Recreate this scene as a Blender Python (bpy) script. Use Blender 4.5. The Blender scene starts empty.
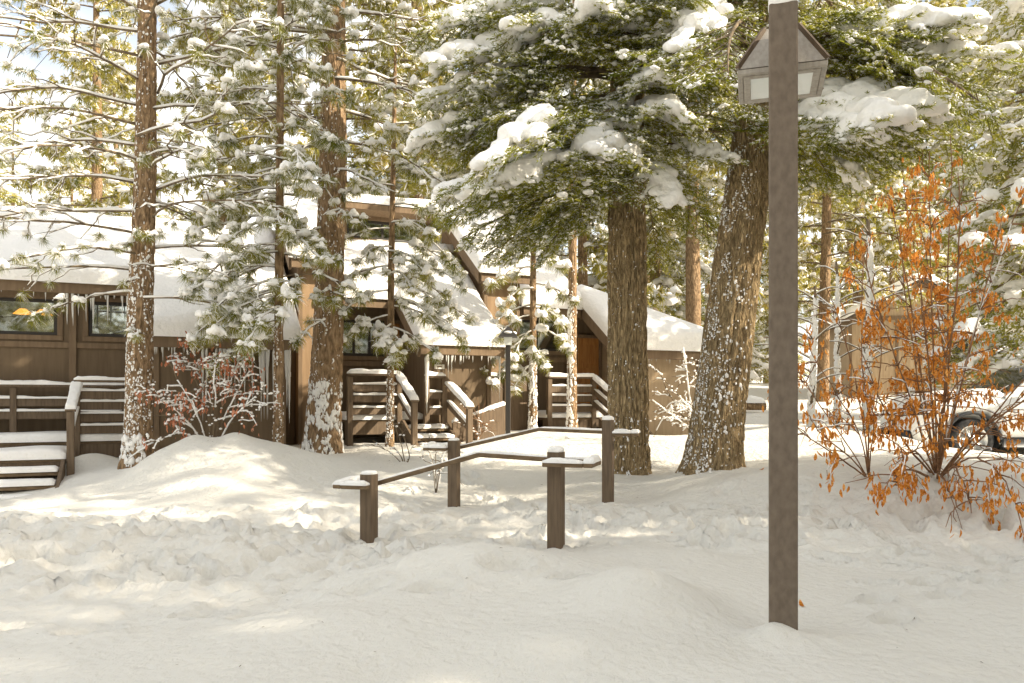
import bpy, bmesh, math, random
import numpy as np
from mathutils import Vector, Matrix

R = math.radians
SC = bpy.context.scene
COL = SC.collection

# ------------------------------------------------------------------ camera, sky, sun, exposure
EYE = 1.5
F = 28 / 36 * 1024            # focal length in pixels
HZ = 400                      # pixel row of the horizon
cam_d = bpy.data.cameras.new('camera')
cam = bpy.data.objects.new('camera', cam_d)
COL.objects.link(cam)
cam.location = (0, 0, EYE)
cam.rotation_euler = (R(90), 0, 0)
cam_d.lens = 28
cam_d.sensor_width = 36
cam_d.shift_y = (HZ - 341.5) / 1024
cam_d.clip_end = 1000
SC.camera = cam

SUN_EL = 31.0
SUN_AZ = 104.0                 # degrees from +Y towards +X
world = bpy.data.worlds.new('World')
SC.world = world
world.use_nodes = True
nt = world.node_tree
bg = nt.nodes['Background']
sky = nt.nodes.new('ShaderNodeTexSky')
sky.sky_type = 'NISHITA'
sky.sun_disc = False
sky.sun_elevation = R(SUN_EL)
sky.sun_rotation = R(SUN_AZ)
sky.air_density = 1.0
sky.dust_density = 3.0
# thin bright cloud over the blue
tc = nt.nodes.new('ShaderNodeTexCoord')
cn = nt.nodes.new('ShaderNodeTexNoise')
cn.inputs['Scale'].default_value = 3.0
cn.inputs['Detail'].default_value = 5
cr = nt.nodes.new('ShaderNodeMapRange')
cr.inputs['From Min'].default_value = 0.40
cr.inputs['From Max'].default_value = 0.62
cr.inputs['To Min'].default_value = 0.15
cr.inputs['To Max'].default_value = 0.95
mx = nt.nodes.new('ShaderNodeMix')
mx.data_type = 'RGBA'
mx.inputs['B'].default_value = (9.0, 8.8, 8.2, 1)
nt.links.new(tc.outputs['Generated'], cn.inputs['Vector'])
nt.links.new(cn.outputs['Fac'], cr.inputs['Value'])
nt.links.new(cr.outputs['Result'], mx.inputs['Factor'])
nt.links.new(sky.outputs['Color'], mx.inputs['A'])
nt.links.new(mx.outputs['Result'], bg.inputs['Color'])
bg.inputs['Strength'].default_value = 0.115

sun_d = bpy.data.lights.new('sun', 'SUN')
sun = bpy.data.objects.new('sun', sun_d)
COL.objects.link(sun)
sun_d.energy = 5.0
sun_d.angle = R(0.6)
sun_d.color = (1.0, 0.89, 0.72)
SV = Vector((math.sin(R(SUN_AZ)) * math.cos(R(SUN_EL)), math.cos(R(SUN_AZ)) * math.cos(R(SUN_EL)), math.sin(R(SUN_EL))))
sun.rotation_euler = SV.to_track_quat('Z', 'Y').to_euler()
sun.location = SV * 60

SC.view_settings.view_transform = 'Standard'
SC.view_settings.look = 'None'
SC.view_settings.gamma = 1
SC.view_settings.exposure = 1.02
SC.cycles.max_bounces = 6
SC.cycles.diffuse_bounces = 4
SC.cycles.transparent_max_bounces = 8
SC.cycles.use_denoising = True


def at(px, py, d):
    """world point seen at pixel (px,py) at depth d"""
    return np.array([(px - 512) / F * d, d, EYE - (py - HZ) / F * d])


# ------------------------------------------------------------------ helpers
def rng(seed):
    return np.random.default_rng(seed)


def _hash(i, j, k, seed):
    with np.errstate(over='ignore'):
        h = (i.astype(np.uint32) * np.uint32(374761393) + j.astype(np.uint32) * np.uint32(668265263)
             + k.astype(np.uint32) * np.uint32(2147483647) + np.uint32(seed * 7919 + 13))
        h = (h ^ (h >> np.uint32(13))) * np.uint32(1274126177)
        h = (h ^ (h >> np.uint32(16))) * np.uint32(2246822519)
        h = h ^ (h >> np.uint32(15))
    return h.astype(np.float64) / 4294967295.0


def vnoise(P, seed=0):
    P = np.asarray(P, float)
    if P.shape[-1] == 2:
        P = np.concatenate([P, np.zeros(P.shape[:-1] + (1,))], -1)
    fl = np.floor(P)
    f = P - fl
    f = f * f * (3 - 2 * f)
    i = fl.astype(np.int64)
    out = 0
    for dx in (0, 1):
        wx = f[..., 0] if dx else 1 - f[..., 0]
        for dy in (0, 1):
            wy = f[..., 1] if dy else 1 - f[..., 1]
            for dz in (0, 1):
                wz = f[..., 2] if dz else 1 - f[..., 2]
                out = out + wx * wy * wz * _hash(i[..., 0] + dx, i[..., 1] + dy, i[..., 2] + dz, seed)
    return out * 2 - 1


def fbm(P, seed=0, octs=4):
    P = np.asarray(P, float)
    a, s, out = 1.0, 1.0, 0
    for o in range(octs):
        out = out + a * vnoise(P * s, seed + o * 17)
        a *= 0.5
        s *= 2.03
    return out


class MB:
    """collects vertices and faces, builds ONE mesh object"""
    def __init__(self):
        self.V, self.Q, self.T, self.n = [], [], [], 0

    def add(self, V, Fc):
        V = np.asarray(V, float).reshape(-1, 3)
        for a in (Fc if isinstance(Fc, list) and len(Fc) and isinstance(Fc[0], np.ndarray) else [np.asarray(Fc)]):
            if a.size == 0:
                continue
            (self.Q if a.shape[1] == 4 else self.T).append(a + self.n)
        self.V.append(V)
        self.n += len(V)
        return self

    def arrays(self):
        V = np.concatenate(self.V) if self.V else np.zeros((0, 3))
        out = []
        if self.Q:
            out.append(np.concatenate(self.Q))
        if self.T:
            out.append(np.concatenate(self.T))
        return V, out

    def mesh(self, name, mat, smooth=True):
        V, Fs = self.arrays()
        me = bpy.data.meshes.new(name)
        me.vertices.add(len(V))
        me.vertices.foreach_set('co', V.astype(np.float32).ravel())
        nl = sum(f.size for f in Fs)
        nf = sum(len(f) for f in Fs)
        me.loops.add(nl)
        me.polygons.add(nf)
        me.loops.foreach_set('vertex_index', np.concatenate([f.ravel() for f in Fs]).astype(np.int32))
        st, o = [], 0
        for f in Fs:
            st.append(o + np.arange(len(f)) * f.shape[1])
            o += f.size
        me.polygons.foreach_set('loop_start', np.concatenate(st).astype(np.int32))
        me.update(calc_edges=True)
        if smooth:
            me.shade_smooth()
        else:
            me.shade_flat()
        if mat is not None:
            me.materials.append(mat)
        return me

    def build(self, name, mat, parent=None, smooth=True, loc=None):
        o = bpy.data.objects.new(name, self.mesh(name, mat, smooth))
        COL.objects.link(o)
        if parent is not None:
            o.parent = parent
        if loc is not None:
            o.location = loc
        return o

    # -- shapes
    def box(self, a, b, bev=0.0):
        a, b = np.minimum(a, b), np.maximum(a, b)
        c, h = (np.asarray(a, float) + b) / 2, (np.asarray(b, float) - a) / 2
        return self.obox(c, np.eye(3), h, bev)

    def obox(self, c, M, h, bev=0.0):
        """oriented box: centre, 3x3 (columns = axes), half sizes; chamfered when bev"""
        h = np.asarray(h, float)
        bev = min(bev, h.min() * 0.6)
        if bev <= 0:
            s = np.array([[x, y, z] for x in (-1, 1) for y in (-1, 1) for z in (-1, 1)], float) * h
            f = np.array([[0, 1, 3, 2], [4, 6, 7, 5], [0, 4, 5, 1], [2, 3, 7, 6], [0, 2, 6, 4], [1, 5, 7, 3]])
            self.add(s @ np.asarray(M).T + c, f)
            return self
        V, idx, k = [], {}, 0
        for x in (-1, 1):
            for y in (-1, 1):
                for z in (-1, 1):
                    sg = np.array([x, y, z])
                    for ax in range(3):
                        p = (h - bev) * sg
                        p[ax] = h[ax] * sg[ax]
                        V.append(p)
                        idx[(x, y, z, ax)] = k
                        k += 1
        Q, T = [], []
        for ax in range(3):
            o1, o2 = [(1, 2), (2, 0), (0, 1)][ax]
            for s in (-1, 1):
                ring = []
                for (p, q) in ((-1, -1), (1, -1), (1, 1), (-1, 1)):
                    t = [0, 0, 0]
                    t[ax], t[o1], t[o2] = s, p, q
                    ring.append(idx[(*t, ax)])
                Q.append(ring if s > 0 else ring[::-1])
            for p in (-1, 1):
                for q in (-1, 1):
                    e = []
                    for s in (-1, 1):
                        t = [0, 0, 0]
                        t[ax], t[o1], t[o2] = s, p, q
                        e.append((idx[(*t, o1)], idx[(*t, o2)]))
                    r = [e[0][0], e[0][1], e[1][1], e[1][0]]
                    Q.append(r if p * q < 0 else r[::-1])
        for x in (-1, 1):
            for y in (-1, 1):
                for z in (-1, 1):
                    t = [idx[(x, y, z, a)] for a in range(3)]
                    T.append(t if x * y * z > 0 else t[::-1])
        self.add(np.array(V) @ np.asarray(M).T + c, [np.array(Q), np.array(T)])
        return self

    def beam(self, p, q, w, h, bev=0.0, up=(0, 0, 1)):
        p, q = np.asarray(p, float), np.asarray(q, float)
        t = q - p
        L = np.linalg.norm(t)
        t = t / L
        s = np.cross(up, t)
        if np.linalg.norm(s) < 1e-4:
            s = np.cross((0, 1, 0), t)
        s /= np.linalg.norm(s)
        u = np.cross(t, s)
        return self.obox((p + q) / 2, np.stack([t, s, u], 1), (L / 2, w / 2, h / 2), bev)

    def tube(self, pts, rads, seg=6, cap=True):
        self.add(*tube(pts, rads, seg, cap))
        return self

    def prism(self, poly, x0, x1, axis=0):
        """polygon (list of 2d) extruded along an axis"""
        n = len(poly)
        V = []
        for x in (x0, x1):
            for (p, q) in poly:
                V.append([x, p, q] if axis == 0 else ([p, x, q] if axis == 1 else [p, q, x]))
        Q = np.array([[i, (i + 1) % n, n + (i + 1) % n, n + i] for i in range(n)])
        T = [[0, i + 1, i] for i in range(1, n - 1)] + [[n, n + i, n + i + 1] for i in range(1, n - 1)]
        self.add(V, [Q, np.array(T)])
        return self


def tube(pts, rads, seg=6, cap=True):
    pts = np.asarray(pts, float)
    n = len(pts)
    rads = np.broadcast_to(np.asarray(rads, float), (n,))
    t = np.gradient(pts, axis=0)
    t /= np.linalg.norm(t, axis=1, keepdims=True) + 1e-9
    ref = np.array([0, 0, 1.0]) if abs(t[:, 2]).mean() < 0.8 else np.array([1.0, 0, 0])
    s = np.cross(ref, t)
    s /= np.linalg.norm(s, axis=1, keepdims=True) + 1e-9
    u = np.cross(t, s)
    th = np.arange(seg) / seg * 2 * np.pi
    V = pts[:, None] + rads[:, None, None] * (np.cos(th)[None, :, None] * s[:, None] + np.sin(th)[None, :, None] * u[:, None])
    V = V.reshape(-1, 3)
    i, j = np.meshgrid(np.arange(n - 1), np.arange(seg), indexing='ij')
    j2 = (j + 1) % seg
    Q = np.stack([i * seg + j, i * seg + j2, (i + 1) * seg + j2, (i + 1) * seg + j], -1).reshape(-1, 4)
    fs = [Q]
    if cap:
        V = np.concatenate([V, pts[:1], pts[-1:]])
        k = n * seg
        jj = np.arange(seg)
        fs.append(np.concatenate([np.stack([np.full(seg, k), (jj + 1) % seg, jj], 1),
                                  np.stack([np.full(seg, k + 1), (n - 1) * seg + jj, (n - 1) * seg + (jj + 1) % seg], 1)]))
    return V, fs


_ico = {}


def ico(sub):
    if sub not in _ico:
        bm = bmesh.new()
        bmesh.ops.create_icosphere(bm, subdivisions=sub, radius=1)
        bm.verts.ensure_lookup_table()
        _ico[sub] = (np.array([v.co[:] for v in bm.verts]), np.array([[v.index for v in f.verts] for f in bm.faces]))
        bm.free()
    return _ico[sub]


def inst(V0, Fs, M, T):
    """copies of a template: M (k,3,3), T (k,3)"""
    k, n = len(T), len(V0)
    V = np.einsum('kij,nj->kni', M, V0) + T[:, None]
    off = (np.arange(k) * n)[:, None, None]
    return V.reshape(-1, 3), [(f[None] + off).reshape(-1, f.shape[1]) for f in Fs]


def frame_x(d, roll=0.0):
    """rotation whose x axis is d and z as near up as can be"""
    d = np.asarray(d, float) / np.linalg.norm(d)
    y = np.cross((0, 0, 1), d)
    if np.linalg.norm(y) < 1e-3:
        y = np.array([0, 1.0, 0])
    y /= np.linalg.norm(y)
    z = np.cross(d, y)
    c, s = math.cos(roll), math.sin(roll)
    return np.stack([d, c * y + s * z, -s * y + c * z], 1)


def rotz(a):
    c, s = math.cos(a), math.sin(a)
    return np.array([[c, -s, 0], [s, c, 0], [0, 0, 1.0]])


def remesh(blobs, voxel, smooth=2, seed=0, amp=0.0):
    """union of ellipsoids (centre, radii) as one lumpy skin"""
    mb = MB()
    V0, F0 = ico(2)
    for c, r in blobs:
        mb.add(V0 * np.asarray(r) + c, F0)
    o = mb.build('tmp', None)
    m = o.modifiers.new('r', 'REMESH')
    m.mode = 'VOXEL'
    m.voxel_size = voxel
    s = o.modifiers.new('s', 'SMOOTH')
    s.iterations = smooth
    ev = o.evaluated_get(bpy.context.evaluated_depsgraph_get())
    me = ev.to_mesh()
    V = np.empty(len(me.vertices) * 3, np.float32)
    me.vertices.foreach_get('co', V)
    V = V.reshape(-1, 3).astype(float)
    q, t = [], []
    for p in me.polygons:
        (q if len(p.vertices) == 4 else t).append(list(p.vertices))
    ev.to_mesh_clear()
    md = o.data
    bpy.data.objects.remove(o)
    bpy.data.meshes.remove(md)
    if amp:
        V += amp * np.stack([vnoise(V * 9, seed), vnoise(V * 9, seed + 1), vnoise(V * 9, seed + 2)], 1)
    fs = []
    if q:
        fs.append(np.array(q))
    if t:
        fs.append(np.array(t))
    return V, fs


def thing(name, label, cat, loc=(0, 0, 0), rz=0.0, group=None):
    o = bpy.data.objects.new(name, None)
    o.empty_display_size = 0.2
    COL.objects.link(o)
    o.location = loc
    o.rotation_euler = (0, 0, rz)
    tag(o, label, cat, group)
    return o


def tag(o, label=None, cat=None, group=None, kind=None):
    if label:
        o['label'] = label
    if cat:
        o['category'] = cat
    if group:
        o['group'] = group
    if kind:
        o['kind'] = kind
    return o


def copy_tree(o, parent=None):
    c = o.copy()
    COL.objects.link(c)
    c.parent = parent
    for ch in list(o.children):
        copy_tree(ch, c)
    return c


# ------------------------------------------------------------------ materials
def mat(name, ca, cb, scale=5.0, rough=0.7, bump=0.0, bscale=30.0, stretch=(1, 1, 1), detail=4, spec=0.3, metal=0.0, lo=0.35, hi=0.65, bdist=0.02):
    m = bpy.data.materials.new(name)
    m.use_nodes = True
    n = m.node_tree
    p = n.nodes['Principled BSDF']
    t = n.nodes.new('ShaderNodeTexCoord')
    mp = n.nodes.new('ShaderNodeMapping')
    mp.inputs['Scale'].default_value = stretch
    n.links.new(t.outputs['Object'], mp.inputs['Vector'])
    no = n.nodes.new('ShaderNodeTexNoise')
    no.inputs['Scale'].default_value = scale
    no.inputs['Detail'].default_value = detail
    n.links.new(mp.outputs['Vector'], no.inputs['Vector'])
    rp = n.nodes.new('ShaderNodeValToRGB')
    rp.color_ramp.elements[0].position = lo
    rp.color_ramp.elements[1].position = hi
    rp.color_ramp.elements[0].color = (*ca, 1)
    rp.color_ramp.elements[1].color = (*cb, 1)
    n.links.new(no.outputs['Fac'], rp.inputs['Fac'])
    n.links.new(rp.outputs['Color'], p.inputs['Base Color'])
    p.inputs['Roughness'].default_value = rough
    p.inputs['Specular IOR Level'].default_value = spec
    p.inputs['Metallic'].default_value = metal
    if bump:
        n2 = n.nodes.new('ShaderNodeTexNoise')
        n2.inputs['Scale'].default_value = bscale
        n2.inputs['Detail'].default_value = 5
        n.links.new(mp.outputs['Vector'], n2.inputs['Vector'])
        b = n.nodes.new('ShaderNodeBump')
        b.inputs['Strength'].default_value = bump
        b.inputs['Distance'].default_value = bdist
        n.links.new(n2.outputs['Fac'], b.inputs['Height'])
        n.links.new(b.outputs['Normal'], p.inputs['Normal'])
    return m


def leaf_mat(name, ca, cb, cc, scale=1.3, trans=0.3):
    """needles and leaves: diffuse plus light through the blade"""
    m = bpy.data.materials.new(name)
    m.use_nodes = True
    n = m.node_tree
    n.nodes.clear()
    out = n.nodes.new('ShaderNodeOutputMaterial')
    t = n.nodes.new('ShaderNodeTexCoord')
    no = n.nodes.new('ShaderNodeTexNoise')
    no.inputs['Scale'].default_value = scale
    no.inputs['Detail'].default_value = 8
    no.inputs['Roughness'].default_value = 0.75
    n.links.new(t.outputs['Object'], no.inputs['Vector'])
    rp = n.nodes.new('ShaderNodeValToRGB')
    rp.color_ramp.elements[0].position = 0.36
    rp.color_ramp.elements[1].position = 0.66
    rp.color_ramp.elements[0].color = (*ca, 1)
    rp.color_ramp.elements[1].color = (*cc, 1)
    e = rp.color_ramp.elements.new(0.5)
    e.color = (*cb, 1)
    n.links.new(no.outputs['Fac'], rp.inputs['Fac'])
    d = n.nodes.new('ShaderNodeBsdfDiffuse')
    tr = n.nodes.new('ShaderNodeBsdfTranslucent')
    mx = n.nodes.new('ShaderNodeMixShader')
    mx.inputs['Fac'].default_value = trans
    n.links.new(rp.outputs['Color'], d.inputs['Color'])
    n.links.new(rp.outputs['Color'], tr.inputs['Color'])
    n.links.new(d.outputs['BSDF'], mx.inputs[1])
    n.links.new(tr.outputs['BSDF'], mx.inputs[2])
    n.links.new(mx.outputs['Shader'], out.inputs['Surface'])
    return m


def bark_mat(name, dark, light, warm, sx=16.0, sz=3.0, bump=0.8):
    m = bpy.data.materials.new(name)
    m.use_nodes = True
    n = m.node_tree
    p = n.nodes['Principled BSDF']
    p.inputs['Roughness'].default_value = 0.9
    p.inputs['Specular IOR Level'].default_value = 0.15
    t = n.nodes.new('ShaderNodeTexCoord')
    mp = n.nodes.new('ShaderNodeMapping')
    mp.inputs['Scale'].default_value = (sx, sx, sz)
    n.links.new(t.outputs['Object'], mp.inputs['Vector'])
    vo = n.nodes.new('ShaderNodeTexVoronoi')
    vo.feature = 'DISTANCE_TO_EDGE'
    vo.inputs['Scale'].default_value = 1.0
    wn = n.nodes.new('ShaderNodeTexNoise')
    wn.inputs['Scale'].default_value = 1.6
    wn.inputs['Detail'].default_value = 6
    n.links.new(mp.outputs['Vector'], wn.inputs['Vector'])
    ad = n.nodes.new('ShaderNodeMix')
    ad.data_type = 'RGBA'
    ad.blend_type = 'ADD'
    ad.inputs['Factor'].default_value = 0.9
    n.links.new(mp.outputs['Vector'], ad.inputs['A'])
    n.links.new(wn.outputs['Color'], ad.inputs['B'])
    n.links.new(ad.outputs['Result'], vo.inputs['Vector'])
    rp = n.nodes.new('ShaderNodeValToRGB')
    rp.color_ramp.elements[0].position = 0.3
    rp.color_ramp.elements[1].position = 0.72
    rp.color_ramp.elements[0].color = (*dark, 1)
    rp.color_ramp.elements[1].color = (*light, 1)
    e = rp.color_ramp.elements.new(0.52)
    e.color = (*warm, 1)
    n.links.new(wn.outputs['Fac'], rp.inputs['Fac'])
    n.links.new(rp.outputs['Color'], p.inputs['Base Color'])
    cl = n.nodes.new('ShaderNodeMapRange')
    cl.inputs['From Max'].default_value = 0.25
    n.links.new(vo.outputs['Distance'], cl.inputs['Value'])
    sm = n.nodes.new('ShaderNodeMath')
    sm.operation = 'MULTIPLY_ADD'
    sm.inputs[1].default_value = 0.35
    n.links.new(wn.outputs['Fac'], sm.inputs[0])
    n.links.new(cl.outputs['Result'], sm.inputs[2])
    b = n.nodes.new('ShaderNodeBump')
    b.inputs['Strength'].default_value = bump
    b.inputs['Distance'].default_value = 0.045
    n.links.new(sm.outputs['Value'], b.inputs['Height'])
    n.links.new(b.outputs['Normal'], p.inputs['Normal'])
    return m


def snow_mat(name, col=(0.88, 0.86, 0.82), bump=0.35):
    m = bpy.data.materials.new(name)
    m.use_nodes = True
    n = m.node_tree
    p = n.nodes['Principled BSDF']
    p.inputs['Base Color'].default_value = (*col, 1)
    p.inputs['Roughness'].default_value = 0.65
    p.inputs['Specular IOR Level'].default_value = 0.25
    t = n.nodes.new('ShaderNodeTexCoord')
    a = n.nodes.new('ShaderNodeTexNoise')
    a.inputs['Scale'].default_value = 16
    a.inputs['Detail'].default_value = 6
    b = n.nodes.new('ShaderNodeTexNoise')
    b.inputs['Scale'].default_value = 130
    b.inputs['Detail'].default_value = 3
    for x in (a, b):
        n.links.new(t.outputs['Object'], x.inputs['Vector'])
    s = n.nodes.new('ShaderNodeMath')
    s.operation = 'MULTIPLY_ADD'
    s.inputs[1].default_value = 0.16
    n.links.new(b.outputs['Fac'], s.inputs[0])
    n.links.new(a.outputs['Fac'], s.inputs[2])
    bp = n.nodes.new('ShaderNodeBump')
    bp.inputs['Strength'].default_value = bump
    bp.inputs['Distance'].default_value = 0.04
    n.links.new(s.outputs['Value'], bp.inputs['Height'])
    n.links.new(bp.outputs['Normal'], p.inputs['Normal'])
    return m


def plain(name, col, rough=0.5, metal=0.0, spec=0.4, emit=None, es=0.0, alpha_mix=None):
    m = bpy.data.materials.new(name)
    m.use_nodes = True
    p = m.node_tree.nodes['Principled BSDF']
    p.inputs['Base Color'].default_value = (*col, 1)
    p.inputs['Roughness'].default_value = rough
    p.inputs['Metallic'].default_value = metal
    p.inputs['Specular IOR Level'].default_value = spec
    if emit:
        p.inputs['Emission Color'].default_value = (*emit, 1)
        p.inputs['Emission Strength'].default_value = es
    return m


def pane_mat(name, fac=0.55):
    m = bpy.data.materials.new(name)
    m.use_nodes = True
    n = m.node_tree
    n.nodes.clear()
    out = n.nodes.new('ShaderNodeOutputMaterial')
    g = n.nodes.new('ShaderNodeBsdfGlossy')
    g.inputs['Roughness'].default_value = 0.03
    g.inputs['Color'].default_value = (0.9, 0.95, 0.92, 1)
    t = n.nodes.new('ShaderNodeBsdfTransparent')
    t.inputs['Color'].default_value = (0.75, 0.8, 0.78, 1)
    mx = n.nodes.new('ShaderNodeMixShader')
    mx.inputs['Fac'].default_value = fac
    n.links.new(t.outputs[0], mx.inputs[1])
    n.links.new(g.outputs[0], mx.inputs[2])
    n.links.new(mx.outputs[0], out.inputs[0])
    return m


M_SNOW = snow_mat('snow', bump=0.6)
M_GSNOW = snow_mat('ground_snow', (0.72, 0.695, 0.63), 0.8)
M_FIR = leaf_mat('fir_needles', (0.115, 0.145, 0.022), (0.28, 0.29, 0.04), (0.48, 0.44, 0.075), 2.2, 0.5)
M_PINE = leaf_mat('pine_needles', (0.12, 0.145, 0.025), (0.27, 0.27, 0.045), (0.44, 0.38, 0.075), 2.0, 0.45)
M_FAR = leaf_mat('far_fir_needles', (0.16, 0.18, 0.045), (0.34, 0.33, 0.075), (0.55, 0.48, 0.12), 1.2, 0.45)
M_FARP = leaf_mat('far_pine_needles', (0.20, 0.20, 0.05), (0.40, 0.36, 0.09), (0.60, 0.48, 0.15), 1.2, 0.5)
M_DEAD = leaf_mat('dead_leaves', (0.30, 0.095, 0.018), (0.74, 0.29, 0.05), (0.90, 0.57, 0.22), 40.0, 0.4)
M_PINK = leaf_mat('pink_leaves', (0.35, 0.12, 0.06), (0.55, 0.22, 0.12), (0.70, 0.36, 0.24), 9.0, 0.35)
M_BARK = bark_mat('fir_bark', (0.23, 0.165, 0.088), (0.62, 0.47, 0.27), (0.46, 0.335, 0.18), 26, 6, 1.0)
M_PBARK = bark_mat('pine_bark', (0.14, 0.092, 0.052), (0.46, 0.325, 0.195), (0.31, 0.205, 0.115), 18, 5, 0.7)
M_TWIG = mat('twig_bark', (0.10, 0.075, 0.05), (0.24, 0.18, 0.11), 12, 0.9)
M_STEM = mat('shrub_bark', (0.16, 0.08, 0.04), (0.32, 0.18, 0.09), 12, 0.85)
M_WOOD = mat('painted_brown_timber', (0.115, 0.080, 0.050), (0.165, 0.118, 0.075), 6, 0.75, 0.25, 20, (6, 6, 0.6), bdist=0.006)
M_POST = mat('lamp_post_timber', (0.140, 0.108, 0.080), (0.185, 0.145, 0.108), 30, 0.8, 0.4, 60, (1, 1, 0.6), bdist=0.004)
M_HWOOD = mat('lantern_timber', (0.36, 0.32, 0.27), (0.45, 0.41, 0.35), 8, 0.75, 0.3, 26, (6, 6, 0.5), bdist=0.006)
M_RAILT = mat('rail_timber', (0.13, 0.085, 0.045), (0.20, 0.14, 0.08), 6, 0.75, 0.25, 20, (2, 2, 6), bdist=0.006)
M_WALL = mat('brown_siding', (0.130, 0.090, 0.053), (0.165, 0.117, 0.070), 2.5, 0.8, 0.2, 14, (5, 5, 0.5), bdist=0.008)
M_TRIM = mat('brown_trim', (0.155, 0.105, 0.062), (0.20, 0.138, 0.082), 4, 0.75, 0.2, 18, (5, 5, 0.7), bdist=0.006)
M_WALL_LIT = mat('sunlit_brown_siding', (0.25, 0.165, 0.092), (0.31, 0.21, 0.12), 2.5, 0.8, 0.2, 14, (5, 5, 0.5), bdist=0.008)  # the brown siding again, with warm sunlight put into its colour
M_BEIGE = mat('beige_and_sunlit_siding', (0.36, 0.26, 0.16), (0.44, 0.33, 0.21), 2.5, 0.85, 0.2, 10, (5, 5, 0.5))
M_DOOR = mat('stained_door', (0.30, 0.13, 0.035), (0.42, 0.20, 0.06), 5, 0.5, 0.1, 20, (6, 6, 0.6))
M_SHINGLE = mat('roof_shingle', (0.09, 0.075, 0.06), (0.15, 0.12, 0.09), 10, 0.9, 0.4, 20)
M_BLACK = plain('dark_frame', (0.03, 0.025, 0.02), 0.5)
M_ROOM = mat('room_inside', (0.05, 0.04, 0.03), (0.16, 0.14, 0.10), 1.4, 0.9)
M_PANE = pane_mat('window_glass', 0.35)
M_ICE = plain('ice', (0.82, 0.80, 0.74), 0.15, 0, 0.5)
M_ICE.node_tree.nodes['Principled BSDF'].inputs['Transmission Weight'].default_value = 0.3
M_ICE.node_tree.nodes['Principled BSDF'].inputs['IOR'].default_value = 1.31
M_GLOW = plain('lit_lamp_shade', (0.9, 0.4, 0.05), 0.5, emit=(1.0, 0.36, 0.03), es=2.2)
M_WHITE = plain('white_sign', (0.72, 0.69, 0.62), 0.5)
M_SIGNB = plain('brown_sign', (0.20, 0.13, 0.08), 0.6)
M_LENS = mat('frosted_lantern_glass', (0.74, 0.78, 0.74), (0.82, 0.84, 0.80), 5, 0.3)
M_METAL = plain('dark_metal', (0.06, 0.055, 0.05), 0.45, 0.6)
M_HANDLE = plain('handle_metal', (0.5, 0.45, 0.35), 0.35, 0.9)
M_CAR = plain('white_car_paint', (0.74, 0.74, 0.72), 0.25, 0, 0.5)
M_CARD = plain('dark_plastic', (0.035, 0.037, 0.04), 0.5)
M_TYRE = mat('tyre_rubber', (0.022, 0.022, 0.023), (0.05, 0.05, 0.05), 20, 0.85)
M_ALLOY = plain('alloy', (0.62, 0.62, 0.60), 0.3, 0.7)
M_CGLASS = plain('car_glass', (0.03, 0.035, 0.04), 0.06, 0, 0.6)
M_LIGHTG = plain('headlight_glass', (0.6, 0.62, 0.62), 0.1, 0.2, 0.6)

# ------------------------------------------------------------------ the snow-covered ground
CP = [(783, 640, 4.02), (556, 552, 6.5), (369, 542, 7.0), (454, 515, 9.3), (608, 511, 8.9), (135, 460, 11), (278, 457, 11.2),
      (322, 452, 12.5), (630, 482, 10.3), (712, 472, 9.8), (390, 447, 13), (532, 430, 15), (572, 428, 15), (508, 436, 14),
      (935, 475, 8), (869, 474, 8.2), (974, 461, 13.3), (755, 402, 28), (690, 441, 13), (78, 484, 9.9), (0, 512, 9.3), (35, 503, 9.6), (45, 496, 10.1), (15, 503, 10.0), (62, 488, 10.1), (-60, 520, 9.0),
      (640, 592, 4.6), (500, 596, 4.7), (560, 575, 5.2), (200, 600, 5.2), (60, 600, 5.2), (820, 457, 8.9), (900, 464, 8.7), (1000, 565, 6.0),
      (850, 560, 6.0), (780, 520, 7.2), (700, 520, 7.6), (720, 560, 6.2), (210, 470, 9.5), (300, 500, 8.6), (120, 510, 8.4), (480, 490, 10), (560, 470, 11),
      (700, 440, 16.5), (600, 435, 16), (450, 445, 14), (850, 432, 13), (780, 425, 15), (900, 415, 22), (400, 530, 7.4)]
PTS = [at(*c) for c in CP] + [np.array(p) for p in
      [(-3, 3, .22), (0, 3, .22), (3, 3, .2), (0, 0, .1), (-6, 0, .1), (6, 0, .1), (-12, 12, .7), (-10, 18, .9), (0, 22, 1.1), (-20, 30, 1.5),
       (0, 40, 2.2), (20, 30, 1.9), (12, 16, .9), (14, 8, .8), (-14, 6, .4), (40, 60, 3.6), (-40, 60, 3.6), (0, 80, 4.6), (80, 90, 5.5), (-80, 90, 5.5),
       (0, 150, 9), (10, 40, 2.3), (0, -25, 0.2), (-40, 0, .4), (40, 0, .8)]]
PTS = np.array(PTS)


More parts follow.
